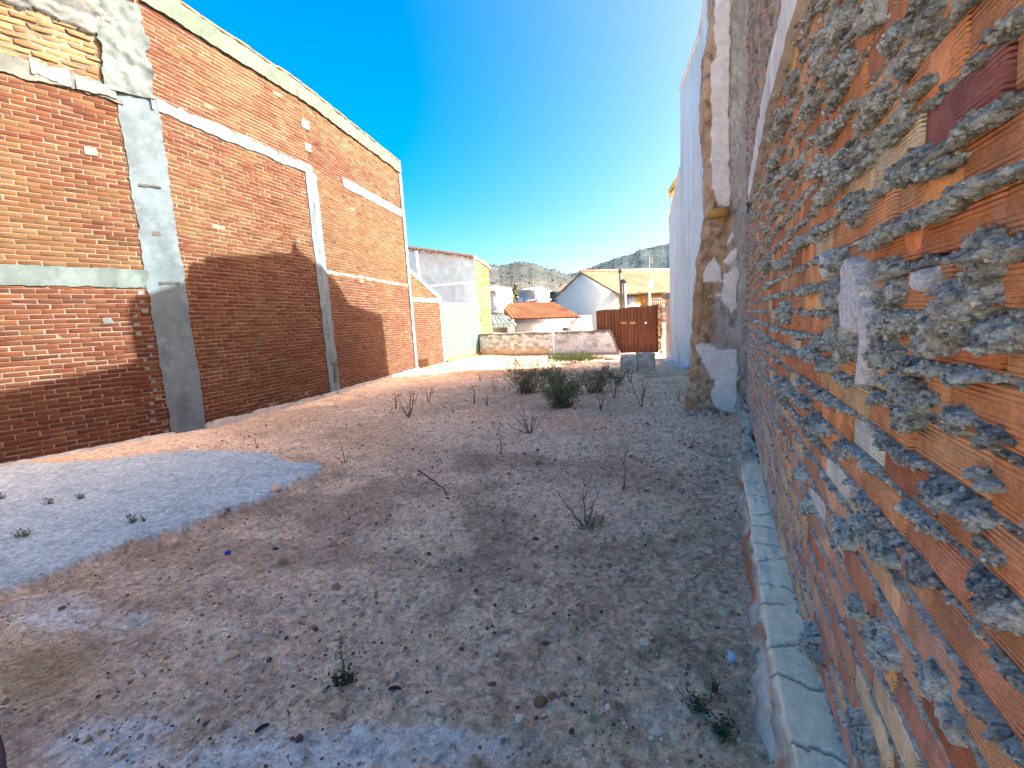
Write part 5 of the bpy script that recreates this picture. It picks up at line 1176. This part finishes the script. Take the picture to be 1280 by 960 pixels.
def add_leaves(mb, paths, n, size, pal, rng, thin=.35, up=.4):
    P = np.concatenate(paths); k = rng.integers(0, len(P), n); p = P[k] + rng.normal(0, size * .4, (n, 3))
    a = rng.normal(0, 1, (n, 3)); a[:, 2] = np.abs(a[:, 2]) * up + .15; a /= np.linalg.norm(a, axis=1)[:, None]
    b = np.cross(a, rng.normal(0, 1, (n, 3))); b /= np.linalg.norm(b, axis=1)[:, None]
    s = size * rng.uniform(.5, 1.3, n)[:, None]
    q = np.stack([p, p + a * s * .5 + b * s * thin * .5, p + a * s, p + a * s * .5 - b * s * thin * .5], 1)
    mb.add(q.reshape(-1, 3), np.arange(4 * n).reshape(n, 4), np.repeat(np.array(pal)[rng.integers(0, len(pal), n)] * rng.uniform(.75, 1.2, (n, 1)), 4, 0))
BROWN = [(.19, .14, .095), (.24, .18, .12), (.15, .11, .08), (.32, .24, .15)]
def build_weeds():
    rng = np.random.default_rng(91)
    dry = [  # px, py, [(dx, dy up) stem tips in photo px], twigs, label
        (511, 522, [(-14, 30), (-6, 36), (2, 34), (9, 38), (14, 28), (-19, 22)], 3, 'clump of dry brown stalks at the edge of the dirt mound'),
        (495, 511, [(0, 24), (2, 15)], 2, 'thin upright dry weed close beside the brown clump of stalks'),
        (535, 504, [(-4, 16), (5, 20)], 2, 'small forked dry weed just right of the brown clump of stalks'),
        (431, 579, [(-3, 22), (7, 14), (-10, 12)], 2, 'small dry weed with two thin stalks right of the white lime patch'),
        (322, 560, [(-3, 14), (4, 10)], 2, 'tiny dry weed standing behind the white lime patch'),
        (625, 568, [(1, 36)], 2, 'single short dry stalk in front of the reddish patch'),
        (662, 541, [(-22, 24), (-14, 30), (-5, 32), (5, 33), (14, 30), (24, 27), (-28, 14)], 4, 'fan shaped dry shrub in front of the reddish patch'),
        (733, 656, [(4, 78), (-34, 44), (20, 40), (2, 52)], 3, 'large three-branched dry weed in the middle of the lot'),
        (780, 612, [(0, 56)], 6, 'single tall thin dry stalk right of the branched weed'),
        (802, 507, [(-12, 34), (-2, 40), (10, 34), (4, 26)], 4, 'branched dry weed near the concrete blocks'),
        (815, 508, [(0, 13), (4, 8)], 1, 'very small dry weed right of the branched one near the blocks'),
        (750, 510, [(-7, 26), (3, 30), (9, 22)], 3, 'dry weed right of the dark green bush'),
        (592, 505, [(0, 27), (2, 18)], 3, 'thin dry sprig at left among the back weeds'),
        (609, 506, [(0, 19), (-3, 10)], 2, 'low dry sprig left of the green bushes'),
        (600, 476, [(0, 10), (3, 7)], 1, 'small faint weed in front of the pale blue wall'),
        (571, 463, [(0, 10), (2, 7)], 1, 'small weed at the foot of the pale blue wall'),
        (645, 452, [(0, 12), (-3, 9)], 1, 'small weed in front of the left half of the stone wall'),
        (768, 497, [(0, 30), (6, 20), (-5, 22)], 3, 'dry weed below the loose green bush'),
        (788, 478, [(-3, 22), (5, 18)], 3, 'dry weed directly in front of the grey concrete block'),
        (866, 560, [(4, 14), (-4, 9)], 2, 'small dry weed on the dirt near the broken pier'),
        (848, 500, [(2, 13), (-4, 11)], 2, 'small dry weed at the foot of the white building'),
    ]
    for px, py, tips, tw, lab in dry:
        b = spot(px, py); s = px_size(b); mb = MB(); dyb = max(t[1] for t in tips)
        for dx, dy in tips:
            tip = b + RV * dx * s + DV * rng.normal(0, .25) * dy * s + (0, 0, dy * s * 1.02)
            add_stem(mb, b + rng.normal(0, .008, 3) * (1, 1, 0) - (0, 0, .02), tip, max(.0045, (1.15 if dyb > 50 else .8) * s), .0022, BROWN[rng.integers(0, 4)], rng, twigs=tw, tw_len=.16, bend=.05)
        o = mb.build('dry_weed', DRY(), origin=b); tag(o, lab, 'dry weed', 'dry weeds standing on the lot')
        if px == 733:
            m2 = MB(); add_leaves(m2, [b + rng.normal(0, .05, (40, 3)) * (1, 1, .3) + (0.03, 0, .02)], 160, .05, [(.26, .21, .12), (.20, .19, .09)], rng, thin=.15); m2.build('dry_leaves', DRY(), o)
    # fallen stalk, stick in the corner
    a, c = spot(523, 594), spot(558, 617); mb = MB(); add_stem(mb, a + (0, 0, .05), c + (0, 0, .012), .009, .006, (.12, .09, .07), rng, twigs=3, tw_len=.12)
    tag(mb.build('fallen_stalk', DRY(), origin=c), 'dry stalk fallen over on the dirt left of centre', 'dry stalk')
    a = spot(2, 1010); tip = gnd(-2, 902, .10); mb = MB(); add_stem(mb, gnd(14, 985, .0), gnd(-3, 900, .14), .011, .008, (.09, .06, .05), rng, bend=.02)
    tag(mb.build('stick', DRY()), 'dark stick poking up in the bottom left corner', 'stick')
    # green bushes
    G1 = [(.24, .27, .12), (.30, .31, .14), (.17, .20, .09), (.38, .32, .18)]
    for px, py, hw, h, n, dens, pal, lab in (
            (660, 491, 36, 42, 60, 2300, G1 + [(.14, .13, .07)], 'loose green bush with upright brown stems at the left of the back weeds'),
            (702, 509, 30, 46, 70, 3400, [(.20, .25, .10), (.25, .29, .12), (.15, .18, .08)], 'dense dark green bush, the nearest of the bushes'),
            (744, 490, 30, 36, 40, 1500, G1 + [(.15, .12, .07)], 'thin green and brown bush right of the dense dark bush'),
            (690, 478, 24, 22, 20, 1300, G1, 'low green bush half hidden behind the dense dark bush'),
            (770, 481, 16, 24, 12, 500, G1 + [(.16, .12, .07)], 'sparse green weed between the bushes and the concrete blocks'),
            (619, 490, 5, 26, 3, 130, G1, 'slim upright green weed left of the bushes')):
        b = spot(px, py); s = px_size(b); root = thing('bush' if hw > 10 else 'green_weed', b, lab, 'bush' if hw > 10 else 'weed', 'green weeds at the back of the lot')
        m1, m2 = MB(), MB(); paths = []
        for _ in range(n):
            a = b + RV * rng.normal(0, .35) * hw * s * .6 + DV * rng.normal(0, .35) * hw * s * .6; a[2] = float(gz(a[0], a[1])) - .02
            dx = rng.uniform(-1, 1); dy = h * s * rng.uniform(.55, 1.12) * (1 - .35 * dx * dx)
            paths += add_stem(m1, a, b + RV * dx * hw * s + DV * rng.uniform(-1, 1) * hw * s * .8 + (0, 0, dy), .006, .002, BROWN[rng.integers(0, 3)], rng, twigs=2, tw_len=.2, bend=.06)
        add_leaves(m2, paths, dens, .075 if hw > 10 else .04, pal, rng, thin=.16, up=1.2)
        if dens > 9000: leaf_cloud(m2, 1500, b + (0, 0, h * s * .30), np.array([hw * s * .7, hw * s * .6, h * s * .3]), .035, rng, pal, lumps=14)
        m1.build('stems', DRY(), root); m2.build('foliage', mat('leaf'), root)
    # slender green seedling in the foreground
    b = spot(430, 857); s = px_size(b); root = thing('seedling', b, 'slender dark green seedling with short side shoots in the foreground', 'seedling')
    m1, m2 = MB(), MB(); top = b + RV * 3 * s + (0, 0, 70 * s); P = add_stem(m1, b - (0, 0, .02), top, .004, .0015, (.06, .08, .045), rng, bend=.02)[0]
    paths = []
    for k in range(13):
        t = rng.uniform(.12, .95); p = b * (1 - t) + top * t; d = np.array([rng.normal(), rng.normal(), .55]); d /= np.linalg.norm(d); q = p + d * .055 * (1.25 - t)
        m1.tube(curve(p, q, rng.normal(0, .004, 3), 4), [.0018, .0016, .0013, .001], 4, (.07, .09, .05)); paths.append(np.array([p, (p + q) / 2, q]))
    add_leaves(m2, paths, 130, .016, [(.09, .13, .06), (.12, .16, .07)], rng, thin=.3); add_leaves(m2, [b + rng.normal(0, .018, (10, 3)) + (0, 0, .03)], 90, .03, [(.03, .05, .025), (.05, .07, .03)], rng, thin=.4)
    m1.build('stem', DRY(), root); m2.build('leaves', mat('leaf'), root)
    # little tufts growing in the lime and along the ledge
    for px, py, w, h, n, lab in ((101, 622, 6, 5, 60, 'dark green tuft in the middle of the white lime patch'), (62, 629, 7, 8, 40, 'pale green tuft left of the dark one on the white lime patch'), (30, 671, 9, 10, 70, 'green tuft lowest on the white lime patch'),
                               (166, 653, 7, 9, 60, 'two-leaved green tuft near the lower edge of the white lime patch'), (180, 652, 5, 8, 24, 'wispy tuft beside the two-leaved one on the white lime patch'), (283, 634, 9, 5, 70, 'dark tuft at the broken edge of the white lime patch'),
                               (0, 624, 6, 6, 40, 'dark tuft cut off by the left edge of the photo'), (905, 918, 18, 20, 130, 'dark green weed growing near the foot of the ledge'), (872, 888, 22, 18, 70, 'sprawling grassy weed left of the dark weed near the ledge'), (893, 862, 8, 30, 40, 'thin upright weed beside the ledge footing')):
        b = spot(px, py); s = px_size(b) * .8; mb = MB()
        ps = [np.array([b + rng.normal(0, .25, 3) * (w * s, w * s, .0), b + rng.normal(0, .5, 3) * (w * s, w * s, 0) + (0, 0, h * s * rng.uniform(.3, 1))]) for _ in range(16)]
        for p in ps: mb.tube(p, [.0022, .001], 4, (.08, .085, .045))
        add_leaves(mb, ps, n, min(.035, w * s * .8), [(.09, .13, .06), (.12, .16, .075), (.16, .17, .09)], rng, thin=.3, up=.8)
        o = mb.build('weed_tuft', mat('leaf'), origin=b); tag(o, lab, 'weed', 'small green tufts')
    # grass at the foot of the stone wall; straw at the left; twigs
    mb = MB(); c0 = []
    for _ in range(1500):
        p = spot(np.clip(rng.normal(716, 15), 686, 752), 447.5 + abs(rng.normal(0, 2.6))); h = rng.uniform(.08, .3); q = p + rng.normal(0, .06, 3) + (0, 0, h); mb.add([p - RV * .008, p + RV * .008, q], np.array([[0, 1, 2]]), np.array([(.05, .085, .025), (.08, .11, .04), (.035, .055, .02)])[rng.integers(0, 3)])
    tag(mb.build('grass', mat('leaf')), 'strip of green grass at the foot of the stone wall', 'grass', kind='stuff')
    mb = MB()
    for _ in range(420):
        px, py = rng.normal(45, 38), rng.normal(842, 24)
        p = gnd(px, py); p[2] = float(gz(p[0], p[1], False)) + .015; a = rng.uniform(0, math.pi); d = np.array([math.cos(a), math.sin(a), rng.normal(0, .18)]) * rng.uniform(.03, .09)
        mb.tube([p - d, p + rng.normal(0, .006, 3), p + d], [.0012, .0014, .0009], 3, np.array([(.66, .48, .25), (.55, .37, .19), (.72, .56, .33)])[rng.integers(0, 3)], cap=False)
    tag(mb.build('straw', DRY()), 'matted tan straw lying on the ground at lower left', 'straw', kind='stuff')
    mb = MB()
    for k in range(130):
        if k < 70: px, py = 905 + rng.normal(0, 20) - (k % 3) * 6, rng.uniform(535, 720)
        else: px, py = rng.uniform(330, 900), rng.uniform(520, 900)
        p = gnd(px, py); p[2] = float(gz(p[0], p[1])) + .008; a = rng.normal(.4, .8); L = rng.uniform(.03, .12) * (1.3 if k < 70 else .5); d = np.array([math.cos(a), math.sin(a), rng.normal(0, .06)]) * L
        mb.tube(curve(p - d, p + d, rng.normal(0, .02, 3) * (1, 1, .3), 5), np.linspace(.0028, .0012, 5), 4, np.array(BROWN[rng.integers(0, 4)]) * 1.5, cap=False)
    tag(mb.build('twig_litter', DRY()), 'dead twigs littering the ground by the ledge', 'litter', kind='stuff')
    # stones one can pick out
    v, f = subdiv_sphere(2)
    stones = [(285, 822, 11, (.60, .57, .50), 'largest pale stone, lying on its own in the left foreground'), (310, 800, 7, (.56, .52, .46), None), (318, 852, 8, (.42, .36, .31), None), (519, 879, 8, (.72, .72, .71), None), (497, 866, 6, (.70, .70, .70), None), (545, 890, 9, (.68, .66, .62), None), (548, 904, 7, (.72, .71, .70), None), (650, 904, 8, (.70, .70, .70), None), (619, 815, 8, (.56, .53, .50), None), (594, 838, 7, (.64, .61, .56), None),
              (806, 805, 7, (.72, .72, .71), None), (868, 795, 8, (.54, .49, .44), None), (880, 811, 9, (.50, .43, .39), None), (822, 915, 8, (.70, .70, .70), None), (845, 920, 9, (.66, .66, .64), None), (632, 800, 6, (.70, .68, .64), None), (660, 588, 6, (.58, .55, .50), None), (672, 580, 5, (.20, .18, .16), None), (530, 605, 6, (.44, .4, .35), None), (380, 770, 6, (.6, .58, .54), None), (250, 762, 7, (.62, .60, .56), None), (420, 800, 5, (.56, .53, .48), None), (355, 705, 7, (.22, .18, .15), None), (345, 612, 9, (.62, .60, .57), None), (365, 618, 7, (.56, .53, .5), None), (690, 870, 6, (.24, .17, .12), None), (705, 873, 6, (.26, .15, .09), None), (675, 878, 9, (.22, .16, .11), None), (615, 853, 5, (.18, .14, .11), None), (575, 712, 5, (.16, .13, .1), None), (290, 730, 5, (.66, .66, .66), None), (150, 800, 6, (.64, .62, .6), None), (120, 792, 7, (.66, .66, .66), None), (20, 797, 9, (.60, .62, .66), None), (740, 770, 6, (.4, .34, .29), None), (500, 690, 6, (.36, .3, .25), None), (420, 735, 7, (.3, .24, .2), None), (560, 765, 5, (.46, .42, .37), None), (840, 672, 7, (.6, .58, .56), None), (905, 768, 8, (.62, .6, .58), None)]
    for k, (px, py, r, c, lab) in enumerate(stones):
        b = spot(px, py); s = px_size(b) * r * .9
        P = v * (1 + .30 * fbm(v[:, 0] * 1.3 + k * 3, v[:, 1] * 1.3, v[:, 2] * 1.3, oct=3, seed=95)[:, None] * 1.7) * s * np.array([rng.uniform(.85, 1.2), rng.uniform(.7, 1.0), rng.uniform(.42, .62)])
        a = rng.uniform(0, 6); P = np.c_[P[:, 0] * math.cos(a) - P[:, 1] * math.sin(a), P[:, 0] * math.sin(a) + P[:, 1] * math.cos(a), P[:, 2]]
        mb = MB(); mb.add(b + P + (0, 0, s * .14), f, np.array(c) * (1.0, .84, .62)); dark = sum(c) < .95
        o = mb.build('stone', mat('pebble'), origin=b); tag(o, lab or ('dark brown clod lying loose on the dirt' if dark else 'small pale stone lying loose on the dirt'), 'clod' if dark else 'stone', None if lab else ('dark clods on the dirt' if dark else 'pale stones on the dirt'))
    # litter: blue bottle cap, pale shard, charred bits
    b = spot(285, 692); mb = MB(); mb.tube([b + (0, 0, .0), b + (0, 0, .018)], .019, 12, (.03, .05, .40)); m_ = mb.build('bottle_cap', mat('blue_plastic', rough=.4, ns=20, na=.08, bump=0), origin=b); tag(m_, 'small dark blue bottle cap lying on the dirt', 'bottle cap')
    mb = MB(); mb.tube([b + (0, 0, .0175), b + (0, 0, .0195)], .016, 12, (.04, .07, .46)); mb.build('cap_top', mat('blue_plastic'), m_)
    b = spot(913, 830); mb = MB(); mb.poly_prism([b + (-.012, 0, -.01), b + (.022, .01, -.005), b + (.026, .015, .03), b + (-.008, .01, .055)], (.004, .012, .002), (.62, .70, .80)); tag(mb.build('shard', mat('pale_shard', rough=.3, ns=20, na=.05, bump=0), origin=b), 'pale blue shard leaning against the ledge footing', 'shard')
    for px, py, L, a, lab in ((494, 866, .055, .2, 'short charred stick among the pale stones in front'), (328, 913, .05, .9, 'small black stick at lower left of the seedling'), (345, 688, .05, 0, 'small dark wood chip below the white lime patch')):
        b = spot(px, py); d = np.array([math.cos(a), math.sin(a), .1]) * L * .5; mb = MB(); mb.tube(curve(b - d + (0, 0, .012), b + d + (0, 0, .012), np.array([0, .004, .004]), 5), [.006, .008, .008, .007, .004], 6, (.035, .03, .028)); tag(mb.build('charred_stick', DRY(), origin=b), lab, 'stick')
build_weeds()
